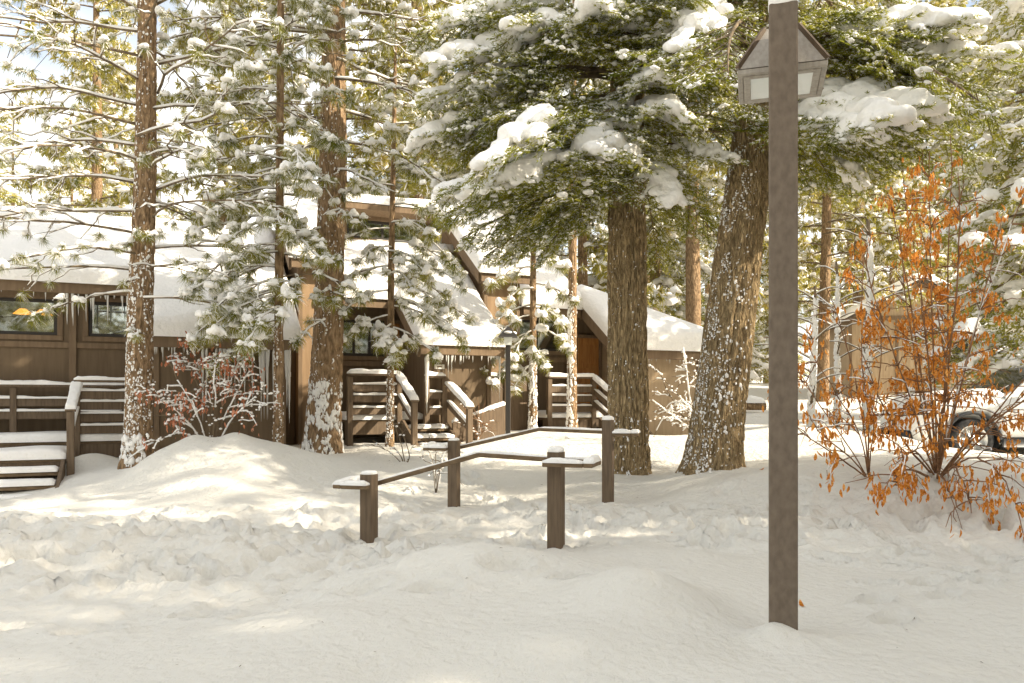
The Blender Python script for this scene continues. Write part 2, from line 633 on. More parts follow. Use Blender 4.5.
def ground_smooth(x, y):
    x, y = np.asarray(x, float), np.asarray(y, float)
    sh = x.shape
    P = np.stack([x.ravel(), y.ravel()], 1)
    num = np.zeros(len(P))
    den = np.zeros(len(P))
    for p in PTS:
        sc = 0.55 + 0.06 * abs(p[1])
        d2 = (P[:, 0] - p[0]) ** 2 + (P[:, 1] - p[1]) ** 2
        w = (d2 / sc ** 2 + 0.25) ** -1.6 * (1 / sc ** 0.5)
        num += w * p[2]
        den += w
    z = num / den
    # piled mounds
    for (px, py, d, h, rx, ry) in ((220, 454, 10.6, .17, .95, .6), (190, 462, 10.2, .10, .5, .4), (262, 458, 10.6, .09, .4, .35), (225, 447, 10.9, .10, .35, .3), (160, 470, 10.0, .08, .6, .35), (175, 462, 10.3, .2, .7, .5), (300, 470, 10.6, .10, .9, .5), (255, 470, 10.0, .14, .5, .4), (195, 455, 10.5, .10, .22, .2), (235, 452, 10.6, .10, .2, .2), (150, 476, 9.9, .10, .3, .25),
                                   (640, 603, 4.4, .20, .40, .32), (480, 578, 5.2, .18, .7, .38), (700, 560, 5.9, .06, .4, .3), (330, 640, 4.2, .07, .5, .3), (560, 660, 3.8, .06, .4, .25), (425, 590, 5.0, .05, .5, .4), (774, 640, 3.95, .085, .12, .11), (815, 650, 3.95, .04, .2, .12), (556, 552, 6.45, .03, .10, .10), (369, 542, 6.95, .03, .14, .12), (454, 515, 9.25, .05, .15, .13), (608, 511, 8.85, .06, .15, .13), (628, 484, 10.3, .08, .45, .4), (711, 474, 9.7, .08, .5, .4), (640, 470, 11.2, .08, .6, .5),
                                   (590, 520, 8.3, .05, .5, .4), (350, 520, 8.0, .06, .6, .35), (90, 450, 12, .25, .5, .4)):
        c = at(px, py, d)
        z += h * np.exp(-((P[:, 0] - c[0]) / rx) ** 2 - ((P[:, 1] - c[1]) / ry) ** 2)
    return z.reshape(sh)


def gz(x, y):
    return float(ground_smooth(np.array([x]), np.array([y]))[0])


def axis(lo, hi, a, b, step, grow=1.12):
    v = list(np.arange(a, b, step))
    s, x = step, v[-1]
    while x < hi:
        s *= grow
        x += s
        v.append(x)
    s, x = step, a
    while x > lo:
        s *= grow
        x -= s
        v.insert(0, x)
    return np.array(v)


def make_ground():
    xs = axis(-160, 160, -7.2, 7.2, 0.034)
    ys = axis(-40, 320, 3.0, 13.5, 0.034)
    X, Y = np.meshgrid(xs, ys)
    Z = ground_smooth(X, Y)
    P = np.stack([X, Y], -1)
    near = np.clip(1 - (np.hypot(X, Y - 8) - 9) / 8, 0, 1)
    Z += 0.035 * fbm(P * 0.9, 3, 3) * near + 0.10 * fbm(P * 0.22, 9, 3) * (1 - near)
    # trodden snow: left foreground, the lane through the posts, the right slope
    wob = 0.35 * fbm(P * 0.6, 21, 3)
    m1 = np.exp(-((Y - 6.6 + 0.08 * (X + 3) + wob) / 1.15) ** 2) * np.clip((-X - 0.2 + wob) / 1.0, 0, 1)
    m2 = np.exp(-((Y - 8.0 + 0.30 * X + wob * 1.5) / 0.95) ** 2) * np.clip((X + 3.0) / 1.5, 0, 1)
    m3 = np.exp(-((Y - 4.9 - wob * 2) / 0.7) ** 2) * np.clip((-X + wob) / 1, 0, 1) * 0.5
    tr = np.clip(m1 + m2 + m3, 0, 1)
    lum = np.abs(fbm(P * 3.1 + 0.4 * np.stack([wob, wob], -1), 31, 3))
    lum2 = fbm(P * 7.5, 41, 3)
    Z += tr * (0.070 * (lum - 0.35) + 0.018 * lum2) + (0.25 + tr) * 0.009 * fbm(P * 13, 51, 2) * near
    # footprints
    r = rng(5)

    def dent(cx, cy, a, L, W, dep):
        i0, i1 = np.searchsorted(xs, (cx - 0.5, cx + 0.5))
        j0, j1 = np.searchsorted(ys, (cy - 0.5, cy + 0.5))
        xx, yy = X[j0:j1, i0:i1] - cx, Y[j0:j1, i0:i1] - cy
        c, s = math.cos(a), math.sin(a)
        d = np.hypot((xx * c + yy * s) / L, (-xx * s + yy * c) / W)
        Z[j0:j1, i0:i1] += -dep * np.exp(-d ** 4) + 0.4 * dep * np.exp(-((d - 1.35) / 0.3) ** 2)

    for k in range(420):
        if k < 240:
            x = r.uniform(-6, 0.3)
            y = 6.6 - 0.08 * (x + 3) + r.normal(0, 0.75)
        else:
            x = r.uniform(-1.5, 6)
            y = 8.0 - 0.30 * x + r.normal(0, 0.6)
        dent(x, y, r.uniform(0, 3.14), r.uniform(.09, .17), r.uniform(.05, .10), r.uniform(.03, .10))
    # steps trodden past the lamp post and up to the houses
    for (x0, y0, x1, y1, n) in ((2.0, 4.4, 4.5, 6.6, 11), (-0.1, 9.4, -1.6, 13.2, 12), (-5.2, 7.2, -6.6, 9.4, 8), (-4.4, 5.2, -0.6, 5.9, 9), (-3.2, 4.2, 0.4, 4.9, 9), (3.4, 5.0, 1.2, 7.4, 8), (0.9, 7.2, 0.1, 9.2, 6)):
        for k in range(n):
            t = k / (n - 1)
            a = math.atan2(y1 - y0, x1 - x0)
            o = 0.11 * (1 if k % 2 else -1)
            dent(x0 + (x1 - x0) * t - math.sin(a) * o + r.normal(0, .03), y0 + (y1 - y0) * t + math.cos(a) * o, a, .15, .07, .075)
    # little clods and fallen snow
    for k in range(260):
        x, y = r.uniform(-6, 6.5), r.uniform(4, 12)
        i0, i1 = np.searchsorted(xs, (x - 0.15, x + 0.15))
        j0, j1 = np.searchsorted(ys, (y - 0.15, y + 0.15))
        q = r.uniform(.02, .05)
        Z[j0:j1, i0:i1] += q * 0.45 * np.exp(-((X[j0:j1, i0:i1] - x) ** 2 + (Y[j0:j1, i0:i1] - y) ** 2) / q ** 2)
    global GX, GY
    GX, GY = xs, ys
    ny, nx = X.shape
    i, j = np.meshgrid(np.arange(ny - 1), np.arange(nx - 1), indexing='ij')
    Q = np.stack([i * nx + j, i * nx + j + 1, (i + 1) * nx + j + 1, (i + 1) * nx + j], -1).reshape(-1, 4)
    mb = MB()
    mb.add(np.stack([X, Y, Z], -1).reshape(-1, 3), Q)
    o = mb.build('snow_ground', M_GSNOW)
    tag(o, 'trodden snow covering the whole clearing', 'snow', kind='structure')


make_ground()


# ------------------------------------------------------------------ snow lying on things
def snow_strip(mb, p, q, w, h, seed=0, n=None, over=0.008):
    """a rounded ridge of snow on top of a board from p to q (p, q at the board's top)"""
    p, q = np.asarray(p, float), np.asarray(q, float)
    L = np.linalg.norm(q - p)
    n = n or max(6, int(L / 0.05))
    t = (q - p) / L
    s = np.cross((0, 0, 1), t)
    s /= np.linalg.norm(s)
    u = np.linspace(0, 1, n)
    pts = p + np.outer(u, q - p)
    nz = fbm(np.stack([u * L * 4, np.full(n, seed * 3.7), np.zeros(n)], 1), seed, 3)
    nw = fbm(np.stack([u * L * 5, np.full(n, seed * 1.7 + 40), np.zeros(n)], 1), seed + 9, 3)
    env = np.clip(np.minimum(u, 1 - u) * L / 0.05, 0.25, 1) ** 0.6
    hh = h * env * (1 + 0.38 * nz)
    ww = (w / 2 + over) * (1 + 0.14 * nw)
    th = np.linspace(0, np.pi, 9)
    V = []
    for k in range(n):
        for a in th:
            c = math.cos(a)
            V.append(pts[k] + s * ww[k] * np.sign(c) * abs(c) ** 0.55 + np.array([0, 0, hh[k] * math.sin(a) ** 0.6 - 0.004]))
    m = len(th)
    i, j = np.meshgrid(np.arange(n - 1), np.arange(m - 1), indexing='ij')
    Q = np.stack([i * m + j, (i + 1) * m + j, (i + 1) * m + j + 1, i * m + j + 1], -1).reshape(-1, 4)
    e = np.array([[0, k, k + 1] for k in range(1, m - 1)] + [[(n - 1) * m, (n - 1) * m + k + 1, (n - 1) * m + k] for k in range(1, m - 1)])
    mb.add(V, [Q, e])


def snow_slab(mb, fn, u0, u1, v0, v1, T, seed=0, step=0.12, edge=0.16, rough=0.05, back=0.0):
    """blanket of snow on the surface fn(u,v)->xyz; full thickness T, rounded borders"""
    nu, nv = max(4, int((u1 - u0) / step)), max(4, int((v1 - v0) / step))
    us, vs = np.linspace(u0, u1, nu), np.linspace(v0, v1, nv)
    # sharpen the borders
    U, W = np.meshgrid(us, vs, indexing='ij')
    B = fn(U, W)
    du = np.minimum(U - u0, u1 - U)
    dv = np.minimum(W - v0, v1 - W)
    d = np.clip(np.minimum(du, dv) / edge, 0, 1)
    th = T * (0.62 + 0.38 * np.sqrt(1 - (1 - d) ** 2)) + rough * T * 2 * fbm(np.stack([U * 1.3, W * 1.3], -1), seed, 3)
    top = B.copy()
    top[..., 2] += th
    bot = B.copy()
    bot[..., 2] += 0.003
    V = np.concatenate([top.reshape(-1, 3), bot.reshape(-1, 3)])
    i, j = np.meshgrid(np.arange(nu - 1), np.arange(nv - 1), indexing='ij')
    Q = np.stack([i * nv + j, (i + 1) * nv + j, (i + 1) * nv + j + 1, i * nv + j + 1], -1).reshape(-1, 4)
    o = nu * nv
    ring = [k * nv for k in range(nu)] + [(nu - 1) * nv + k for k in range(1, nv)] + [k * nv + nv - 1 for k in range(nu - 2, -1, -1)] + [k for k in range(nv - 2, 0, -1)]
    S = np.array([[ring[k], o + ring[k], o + ring[(k + 1) % len(ring)], ring[(k + 1) % len(ring)]] for k in range(len(ring))])
    mb.add(V, [Q, S])


def snow_cap(mb, c, w, h, seed=0, rot=0.0):
    """pillow of snow on a square post top"""
    V0, F0 = ico(3)
    V = V0.copy()
    V = np.sign(V) * np.abs(V) ** np.array([0.6, 0.6, 0.8])
    V[:, 2] = np.where(V[:, 2] < 0, V[:, 2] * 0.12, V[:, 2])
    V = V * (1 + 0.12 * vnoise(V * 1.7 + seed, seed)[:, None])
    V = V * np.array([w / 2, w / 2, h])
    mb.add(V @ rotz(rot).T + c, F0)


# ------------------------------------------------------------------ the row of cabins
TH = R(24)
HO = Vector((-8.36, 13.0, 0))


def hroot(name, label, cat, group=None):
    return thing(name, label, cat, HO, TH, group)


def hw(a, b, z=0.0):
    """house coordinates (along the front, out from the front, up) -> world"""
    c, s = math.cos(TH), math.sin(TH)
    return np.array([HO.x + a * c + b * s, HO.y + a * s - b * c, z])


def hb(mb, a0, a1, b0, b1, z0, z1, bev=0.0):
    mb.box((a0, -b1, z0), (a1, -b0, z1), bev)


SL = 0.68


def roof_z(b, lift=0.0):
    return 3.52 - (b - 0.35) * SL + lift


RB = -1.45      # ridge line


def wall_with_openings(mb, a0, a1, b, z0, z1, th, opens):
    """a wall in the plane b, cut by openings (a0,a1,z0,z1)"""
    xs = sorted({a0, a1, *[o[0] for o in opens], *[o[1] for o in opens]})
    for xa, xb in zip(xs[:-1], xs[1:]):
        cuts = sorted([(o[2], o[3]) for o in opens if o[0] <= xa + 1e-6 and o[1] >= xb - 1e-6])
        z = z0
        for (c0, c1) in cuts:
            if c0 > z + 1e-4:
                hb(mb, xa, xb, b - th, b, z, c0)
            z = c1
        if z1 > z + 1e-4:
            hb(mb, xa, xb, b - th, b, z, z1)


def window(root, a0, a1, b, z0, z1, bars=(0.5,), cap=True):
    fr = MB()
    t = 0.055
    for (x0, x1, y0, y1) in ((a0, a1, z0, z0 + t), (a0, a1, z1 - t, z1), (a0, a0 + t, z0 + t, z1 - t), (a1 - t, a1, z0 + t, z1 - t)):
        hb(fr, x0, x1, b - 0.07, b - 0.012, y0, y1, 0.006)
    for u in bars:
        c = a0 + (a1 - a0) * u
        hb(fr, c - 0.022, c + 0.022, b - 0.062, b - 0.02, z0 + t, z1 - t)
    w = fr.build('window', M_BLACK, root, False)
    pn = MB()
    hb(pn, a0 + t * .6, a1 - t * .6, b - 0.046, b - 0.040, z0 + t * .6, z1 - t * .6)
    pn.build('pane', M_PANE, w, False)
    # casing on the wall
    cs = MB()
    k = 0.085
    for (x0, x1, y0, y1) in ((a0 - k, a1 + k, z0 - k, z0), (a0 - k, a1 + k, z1, z1 + k), (a0 - k, a0, z0, z1), (a1, a1 + k, z0, z1)):
        hb(cs, x0, x1, b + 0.002, b + 0.03, y0, y1, 0.006)
    cs.build('casing', M_TRIM, w, False)
    return w


ICE_ME = None


def icicle(root, a, b, z, L, r):
    global ICE_ME
    if ICE_ME is None:
        mb = MB()
        s = np.linspace(0, 1, 9)
        w = 0.08 * np.sin(s * 17) * s * (1 - s)
        mb.tube(np.stack([w, w * 0, -s], 1), (1 - s) ** 0.8 * (1 + 0.18 * np.sin(s * 24)) + 0.05, 7)
        ICE_ME = mb.mesh('icicle', M_ICE)
    o = bpy.data.objects.new('icicle', ICE_ME)
    COL.objects.link(o)
    o.parent = root
    o.location = (a, -b, z)
    o.scale = (r, r, L)
    return o


def roof_part(root, a0, a1, b_eave, lift=0.0, b_top=RB, snow=0.34, seed=0, over=0.18, name='roof'):
    a0, a1 = a0 - over * 0.2, a1 + over * 0.2
    th = 0.13
    z_e, z_t = roof_z(b_eave, lift), roof_z(b_top, lift)
    mb = MB()
    mb.prism([(-b_eave, z_e), (-b_top, z_t), (-b_top, z_t - th), (-b_eave, z_e - th)], a0, a1)
    r = mb.build(name, M_SHINGLE, root, False)
    fa = MB()
    hb(fa, a0 - .01, a1 + .01, b_eave + 0.002, b_eave + 0.045, z_e - th - 0.10, z_e - 0.004, 0.006)
    # barge boards along both rakes
    for a in (a0, a1):
        s = -1 if a == a0 else 1
        x0, x1 = (a - 0.05, a - 0.003) if s < 0 else (a + 0.003, a + 0.05)
        fa.prism([(-b_eave + 0.003, z_e - 0.006), (-b_top, z_t - 0.006), (-b_top, z_t - 0.27), (-b_eave + 0.003, z_e - 0.27)], x0, x1)
    fa.build('fascia', M_TRIM, r, False)
    if snow:
        sm = MB()

        def fn(U, W):
            return np.stack([U, -W, roof_z(W, lift)], -1)
        snow_slab(sm, fn, a0 - 0.07, a1 + 0.07, b_top, b_eave + 0.10, snow, seed, 0.08, 0.16, 0.11)
        sm.build('roof_snow', M_SNOW, r)
    return r


def shed(root, a0, a1, zb=0.2, seed=0, mat_=None, top_lift=0.0, b=1.6):
    z1 = roof_z(b, top_lift) - 0.14
    mb = MB()
    # front wall and side walls, the sides rising with the roof
    hb(mb, a0, a1, b - 0.08, b, zb, z1)
    for (x0, x1) in ((a0, a0 + 0.08), (a1 - 0.08, a1)):
        mb.prism([(-b + 0.081, zb), (-0.001, zb), (-0.001, roof_z(0.0, top_lift) - 0.15), (-b + 0.081, z1 - 0.0)], x0, x1)
    mb.build('shed_wall', mat_ or M_WALL, root, False)
    tr = MB()
    for a in (a0 - 0.004, a1 - 0.076):
        hb(tr, a, a + 0.08, b + 0.002, b + 0.028, zb, z1 - 0.002, 0.005)
    hb(tr, a0 + 0.08, a1 - 0.08, b + 0.002, b + 0.024, z1 - 0.14, z1 - 0.002, 0.005)
    n = max(1, int((a1 - a0) / 0.9))
    for k in range(1, n):
        a = a0 + (a1 - a0) * k / n
        hb(tr, a - 0.012, a + 0.012, b + 0.002, b + 0.01, zb, z1 - 0.145)
    tr.build('corner_trim', M_TRIM, root, False)


def sign(root, a, b, z, w, h, white):
    mb = MB()
    hb(mb, a - w / 2, a + w / 2, b + 0.004, b + 0.016, z - h / 2, z + h / 2, 0.004)
    s = mb.build('sign', M_WHITE, root, False)
    if not white:
        m2 = MB()
        hb(m2, a - w / 2 + .018, a + w / 2 - .018, b + 0.0165, b + 0.020, z - h / 2 + .018, z + h / 2 - .018)
        m2.build('sign_face', M_SIGNB, s, False)
        m3 = MB()
        # worn lettering, too weathered to read: two short groups of rounded strokes
        x = a - w / 2 + 0.05
        for k, g in enumerate((0.055, 0.05, 0.06, 0.095, 0.045, 0.06)):
            th = np.linspace(0.5 + k, 0.5 + k + 4.6, 9)
            m3.tube(np.stack([x + 0.021 * np.cos(th), np.full(9, -b - 0.022), z + 0.034 * np.sin(th)], 1), 0.0065, 5)
            x += g
        m3.build('lettering', M_WHITE, s)
    else:
        m2 = MB()
        hb(m2, a - w / 2 + .05, a + w / 2 - .05, b + 0.0165, b + 0.019, z - 0.012, z + 0.012)
        m2.build('lettering', M_SIGNB, s, False)


def room(root, a0, a1, z0, z1, depth=1.4):
    mb = MB()
    hb(mb, a0, a1, -depth - 0.05, -depth, z0, z1)
    hb(mb, a0, a1, -depth, -0.12, z0 - 0.05, z0)
    hb(mb, a0, a1, -depth, -0.12, z1, z1 + 0.05)
    hb(mb, a0 - 0.05, a0, -depth, -0.12, z0, z1)
    hb(mb, a1, a1 + 0.05, -depth, -0.12, z0, z1)
    mb.build('room_interior', M_ROOM, root, False)


def panels(root, a0, a1, zb, z_belt, posts):
    tr = MB()
    hb(tr, a0, a1, 0.002, 0.035, z_belt - 0.05, z_belt + 0.05, 0.006)
    for a in posts:
        hb(tr, a - 0.055, a + 0.055, 0.037, 0.058, zb, 3.34, 0.006)
    tr.build('wall_trim', M_TRIM, root, False)


def dormer(root, a0, a1, seed, b1=0.42, lift=0.78, b0=-2.2):
    """raised brown block that breaks through the roof, sunlight painted into its colour"""
    mb = MB()
    z1, z0 = roof_z(b1, lift) - 0.14, roof_z(b0, lift) - 0.14
    mb.prism([(-b1, 0.3), (-b0, 0.3), (-b0, z0), (-b1, z1)], a0, a1)
    mb.build('raised_wall', M_WALL_LIT, root, False)
    tr = MB()
    hb(tr, a0 - 0.01, a0 + 0.07, b1 + 0.002, b1 + 0.025, 0.3, z1 - .002, 0.005)
    hb(tr, a1 - 0.07, a1 + 0.01, b1 + 0.002, b1 + 0.025, 0.3, z1 - .002, 0.005)
    tr.prism([(-(-0.9), 0.3), (-(-0.98), 0.3), (-(-0.98), roof_z(-0.98, lift) - .16), (-(-0.9), roof_z(-0.9, lift) - .16)], a0 - 0.02, a0 - 0.002)
    tr.build('corner_trim', M_TRIM, root, False)
    roof_part(root, a0 - 0.12, a1 + 0.12, b1 + 0.22, lift, b0 - 0.1, 0.3, seed, name='raised_roof')


def back_slope(root, a0, a1, seed):
    """the far side of the roof and the rear wall"""
    mb = MB()
    zt = roof_z(RB)
    mb.prism([(-RB + 0.004, zt), (4.9, zt - 1.6), (4.9, zt - 1.73), (-RB + 0.004, zt - 0.13)], a0, a1)
    r = mb.build('rear_roof', M_SHINGLE, root, False)
    sm = MB()

    def fn(U, W):
        return np.stack([U, W, zt - (W + RB) * 0.51], -1)
    snow_slab(sm, fn, a0 - .05, a1 + .05, -RB - 0.05, 5.0, 0.3, seed, 0.25, 0.25, 0.05)
    sm.build('roof_snow', M_SNOW, r)
    w = MB()
    hb(w, a0 + 0.05, a1 - 0.05, -4.6, -4.5, 0.3, zt - 1.6)
    for a in (a0 + 0.05, a1 - 0.15):
        w.prism([(0.1, 0.3), (4.5, 0.3), (4.5, zt - 1.6), (-RB, zt - 0.16), (0.1, roof_z(-0.1) - 0.16)], a, a + 0.1)
    w.build('side_wall', M_WALL, root, False)


def cabin_left():
    root = hroot('cabin', 'brown cabin with two wide windows and long icicles on its shed, at far left', 'cabin', 'cabins in a row')
    za, zb = 2.58, 3.18
    ops = [(-0.95, 0.82, za, zb), (1.28, 2.18, za, zb)]
    mb = MB()
    wall_with_openings(mb, -4.0, 2.3, 0.0, 0.2, roof_z(0.0) - 0.16, 0.1, ops)
    mb.build('wall', M_WALL, root, False)
    panels(root, -4.0, 2.3, 0.8, 2.42, (-1.2, 1.05))
    w = window(root, *ops[0][:2], 0.0, za, zb, (0.5,))
    window(root, *ops[1][:2], 0.0, za, zb, (0.8,))
    room(root, -1.2, 0.95, 1.6, 3.3)
    room(root, 1.1, 2.25, 1.6, 3.3)
    lm = MB()
    for a in (0.25, 0.55):
        lm.tube([(a, 0.55, 3.06), (a, 0.55, 2.97)], [0.05, 0.15], 14)
    lm.build('lamp_shade', M_GLOW, root)
    roof_part(root, -4.2, 2.25, 0.42, 0, RB, 0.27, 11)
    # slatted soffit panel under the eave
    so = MB()
    hb(so, -0.9, 0.9, 0.06, 0.085, 3.2, 3.36)
    so.build('soffit_board', M_TRIM, root, False)
    shed(root, 2.3, 4.3, 0.2)
    roof_part(root, 2.28, 4.4, 1.78, 0, RB, 0.27, 12)
    back_slope(root, -4.2, 4.4, 13)
    sign(root, 2.78, 1.6, 2.04, 0.40, 0.13, False)
    r = rng(2)
    for k in range(24):
        a = r.uniform(0.95, 2.2)
        icicle(root, a, 0.44, 3.30, r.uniform(.15, .6) if r.random() < .6 else r.uniform(.06, .2), r.uniform(.012, .026))
    for k in range(12):
        icicle(root, r.uniform(-1.2, 0.9), 0.44, 3.30, r.uniform(.04, .22), r.uniform(.006, .014))
    for k in range(38):
        a = r.uniform(3.0, 4.35)
        icicle(root, a, 1.80, 2.33, r.uniform(.25, 1.25), r.uniform(.010, .028))
    for k in range(10):
        icicle(root, r.uniform(2.3, 3.0), 1.80, 2.33, r.uniform(.05, .3), r.uniform(.008, .018))


def door(root, a0, a1, b, z0, z1, swing='door'):
    mb = MB()
    hb(mb, a0, a1, b - 0.06, b - 0.015, z0, z1, 0.004)
    for k in range(3):
        za = z0 + 0.15 + k * (z1 - z0 - 0.2) / 3
        hb(mb, a0 + 0.1, a1 - 0.1, b - 0.0145, b - 0.004, za, za + (z1 - z0 - 0.2) / 3 - 0.1, 0.004)
    d = mb.build('door', M_DOOR, root, False)
    h = MB()
    h.tube([(a1 - 0.07, -b + 0.01, (z0 + z1) / 2 - 0.05), (a1 - 0.07, -b - 0.06, (z0 + z1) / 2 - 0.05)], 0.025, 8)
    h.build('handle', M_HANDLE, d)
    f = MB()
    for (x0, x1, y0, y1) in ((a0 - .07, a0 - .002, z0, z1 + .07), (a1 + .002, a1 + .07, z0, z1 + .07), (a0, a1, z1 + .002, z1 + .07)):
        hb(f, x0, x1, b - 0.05, b + 0.02, y0, y1, 0.004)
    f.build('door_frame', M_TRIM, d, False)


def clerestory(root, a0, a1, seed, lift=0.9, b1=-1.3, b0=-3.0):
    mb = MB()
    z0 = roof_z(b1) - 0.1
    z1 = z0 + lift
    wall_with_openings(mb, a0, a1, b1, z0, z1, 0.1, [(a0 + 0.35, a1 - 0.1, z0 + 0.35, z1 - 0.15)])
    for (x0, x1) in ((a0, a0 + 0.1), (a1 - 0.1, a1)):
        mb.prism([(-b1 + 0.101, z0), (-b0, z0 - 0.4), (-b0, z1 - 0.3), (-b1 + 0.101, z1)], x0, x1)
    mb.build('clerestory_wall', M_WALL_LIT, root, False)
    window(root, a0 + 0.35, a1 - 0.1, b1, z0 + 0.35, z1 - 0.15, (0.5,))
    rm = MB()
    hb(rm, a0 + 0.1, a1 - 0.1, b1 - 1.2, b1 - 1.15, z0, z1 - 0.2)
    rm.build('room_interior', M_ROOM, root, False)
    rf = MB()
    rf.prism([(-b1 - 0.4, z1 + 0.10), (-b0, z1 - 0.18), (-b0, z1 - 0.3), (-b1 - 0.4, z1 - 0.02)], a0 - 0.2, a1 + 0.2)
    r = rf.build('clerestory_roof', M_TRIM, root, False)
    sm = MB()
    snow_slab(sm, lambda U, W: np.stack([U, -W, z1 + 0.10 + (W - b1 - 0.4) * 0.28 / 2.1], -1), a0 - .22, a1 + .22, b0, b1 + .42, 0.25, seed, 0.12)
    sm.build('roof_snow', M_SNOW, r)


def cabin_middle():
    root = hroot('cabin', 'middle cabin of the row with plank steps and a small white sign on its shed', 'cabin', 'cabins in a row')
    mb = MB()
    ops = [(5.52, 6.42, 2.35, 3.05), (6.5, 6.72, 1.15, 3.0)]
    wall_with_openings(mb, 5.3, 6.8, 0.0, 0.2, roof_z(0.0) - 0.16, 0.1, ops[:1])
    mb.build('wall', M_WALL, root, False)
    panels(root, 5.3, 6.7, 0.9, 2.2, (5.4, 6.46))
    window(root, *ops[0][:2], 0.0, *ops[0][2:], (0.33, 0.67))
    room(root, 5.4, 6.75, 1.6, 3.3)
    door(root, 6.52, 6.70, 0.09, 1.15, 3.0)
    dormer(root, 4.72, 5.28, 21, 0.30, 0.72)
    rw = MB()
    hb(rw, 4.36, 4.70, -0.1, 0.0, 0.2, 3.3)
    rw.build('recess_wall', M_WALL, root, False)
    nm = MB()
    for k in range(2):
        hb(nm, 4.46 + k * 0.1, 4.53 + k * 0.1, 0.004, 0.02, 1.93, 2.02, 0.004)
    nm.build('number_plate', M_WHITE, root, False)
    roof_part(root, 5.35, 6.7, 0.42, 0, RB, 0.27, 22)
    shed(root, 6.78, 8.0, 0.2)
    roof_part(root, 6.62, 8.12, 1.80, 0, RB, 0.28, 23)
    back_slope(root, 4.45, 8.1, 24)
    clerestory(root, 5.6, 7.6, 25)
    sign(root, 7.0, 1.6, 2.1, 0.19, 0.085, True)
    r = rng(8)
    for k in range(26):
        a = r.uniform(6.7, 8.1)
        icicle(root, a, 1.82, 2.30, r.uniform(.04, .18) if r.random() < .75 else r.uniform(.25, .55), r.uniform(.006, .018))
    icicle(root, 6.70, 1.80, 2.30, 1.05, .045)
    icicle(root, 8.10, 1.80, 2.30, 0.85, .02)


def hip_roof(root):
    """the end roof: one slope down to the front eave, cut by a hip that falls to the right corner"""
    e, a0, a1, bt = 1.82, 10.62, 12.92, 0.05
    lift = 0.04
    za, zt = roof_z(e, lift), roof_z(bt, lift)
    mb = MB()
    V = [[a0, -e, za], [a1, -e, za], [a0, -bt, zt], [a0, 1.4, za - .3], [a1, 0.4, za - .5]]
    V += [[p[0], p[1], p[2] - .13] for p in V]
    mb.add(V, np.array([[0, 1, 2], [1, 4, 2], [2, 4, 3], [5, 7, 6], [6, 7, 9], [7, 8, 9], [0, 5, 6], [0, 6, 1], [1, 6, 9], [1, 9, 4], [0, 2, 7], [0, 7, 5], [2, 3, 8], [2, 8, 7], [3, 4, 9], [3, 9, 8]]))
    r = mb.build('roof', M_SHINGLE, root, False)
    fa = MB()
    hb(fa, a0 - .01, a1 + .01, e + .002, e + .045, za - .24, za - .004, .006)
    fa.prism([(-e + 0.003, za - 0.006), (-bt, zt - 0.006), (-bt, zt - 0.27), (-e + 0.003, za - 0.27)], a0 - .05, a0 - .003)
    fa.build('fascia', M_TRIM, r, False)
    # snow: a ruled sheet over the triangle and over the slope behind it
    sm = MB()

    def front(U, W):
        a = a0 - .07 + (a1 - a0 + .14) * U
        top = bt + (e - .05 - bt) * U
        b = e + .10 + (top - e - .10) * W
        return np.stack([a, -b, roof_z(b, lift)], -1)

    def rear(U, W):
        a = a0 - .07 + (a1 - a0 + .14) * U
        b0_ = bt + (e - .05 - bt) * U
        z0_ = roof_z(b0_, lift)
        return np.stack([a, -b0_ + 1.5 * W, z0_ - .55 * W], -1)
    snow_slab(sm, front, 0, 1, 0, 1, .36, 33, .05, .10, .04)
    snow_slab(sm, rear, 0, 1, 0, 1, .34, 36, .06, .12, .04)
    sm.build('roof_snow', M_SNOW, r)


def cabin_right():
    root = hroot('cabin', 'right end cabin of the row, stained door under sloping fascia, behind the upright fir', 'cabin', 'cabins in a row')
    mb = MB()
    ops = [(9.22, 10.38, 2.55, 3.2)]
    wall_with_openings(mb, 9.15, 11.3, 0.0, 0.2, roof_z(0.0) - 0.16, 0.1, ops)
    mb.build('wall', M_WALL, root, False)
    panels(root, 9.15, 10.5, 0.9, 2.36, (9.2, 10.46))
    window(root, *ops[0][:2], 0.0, *ops[0][2:], (0.45,))
    room(root, 9.1, 10.5, 1.6, 3.3)
    door(root, 10.66, 11.2, 0.09, 1.15, 2.85)
    dormer(root, 8.35, 9.12, 31, 0.42, 0.75)
    roof_part(root, 9.25, 10.5, 0.42, 0.0, RB, 0.27, 32)
    shed(root, 11.28, 12.75, 0.2, mat_=M_BEIGE, b=1.6)  # lighter siding colour stands in for sun on this brown shed
    hip_roof(root)
    back_slope(root, 8.2, 10.55, 34)
    r = rng(18)
    for k in range(24):
        icicle(root, r.uniform(11.2, 12.8), 1.84, 2.34, r.uniform(.04, .12), r.uniform(.006, .012))


cabin_left()
cabin_middle()
cabin_right()


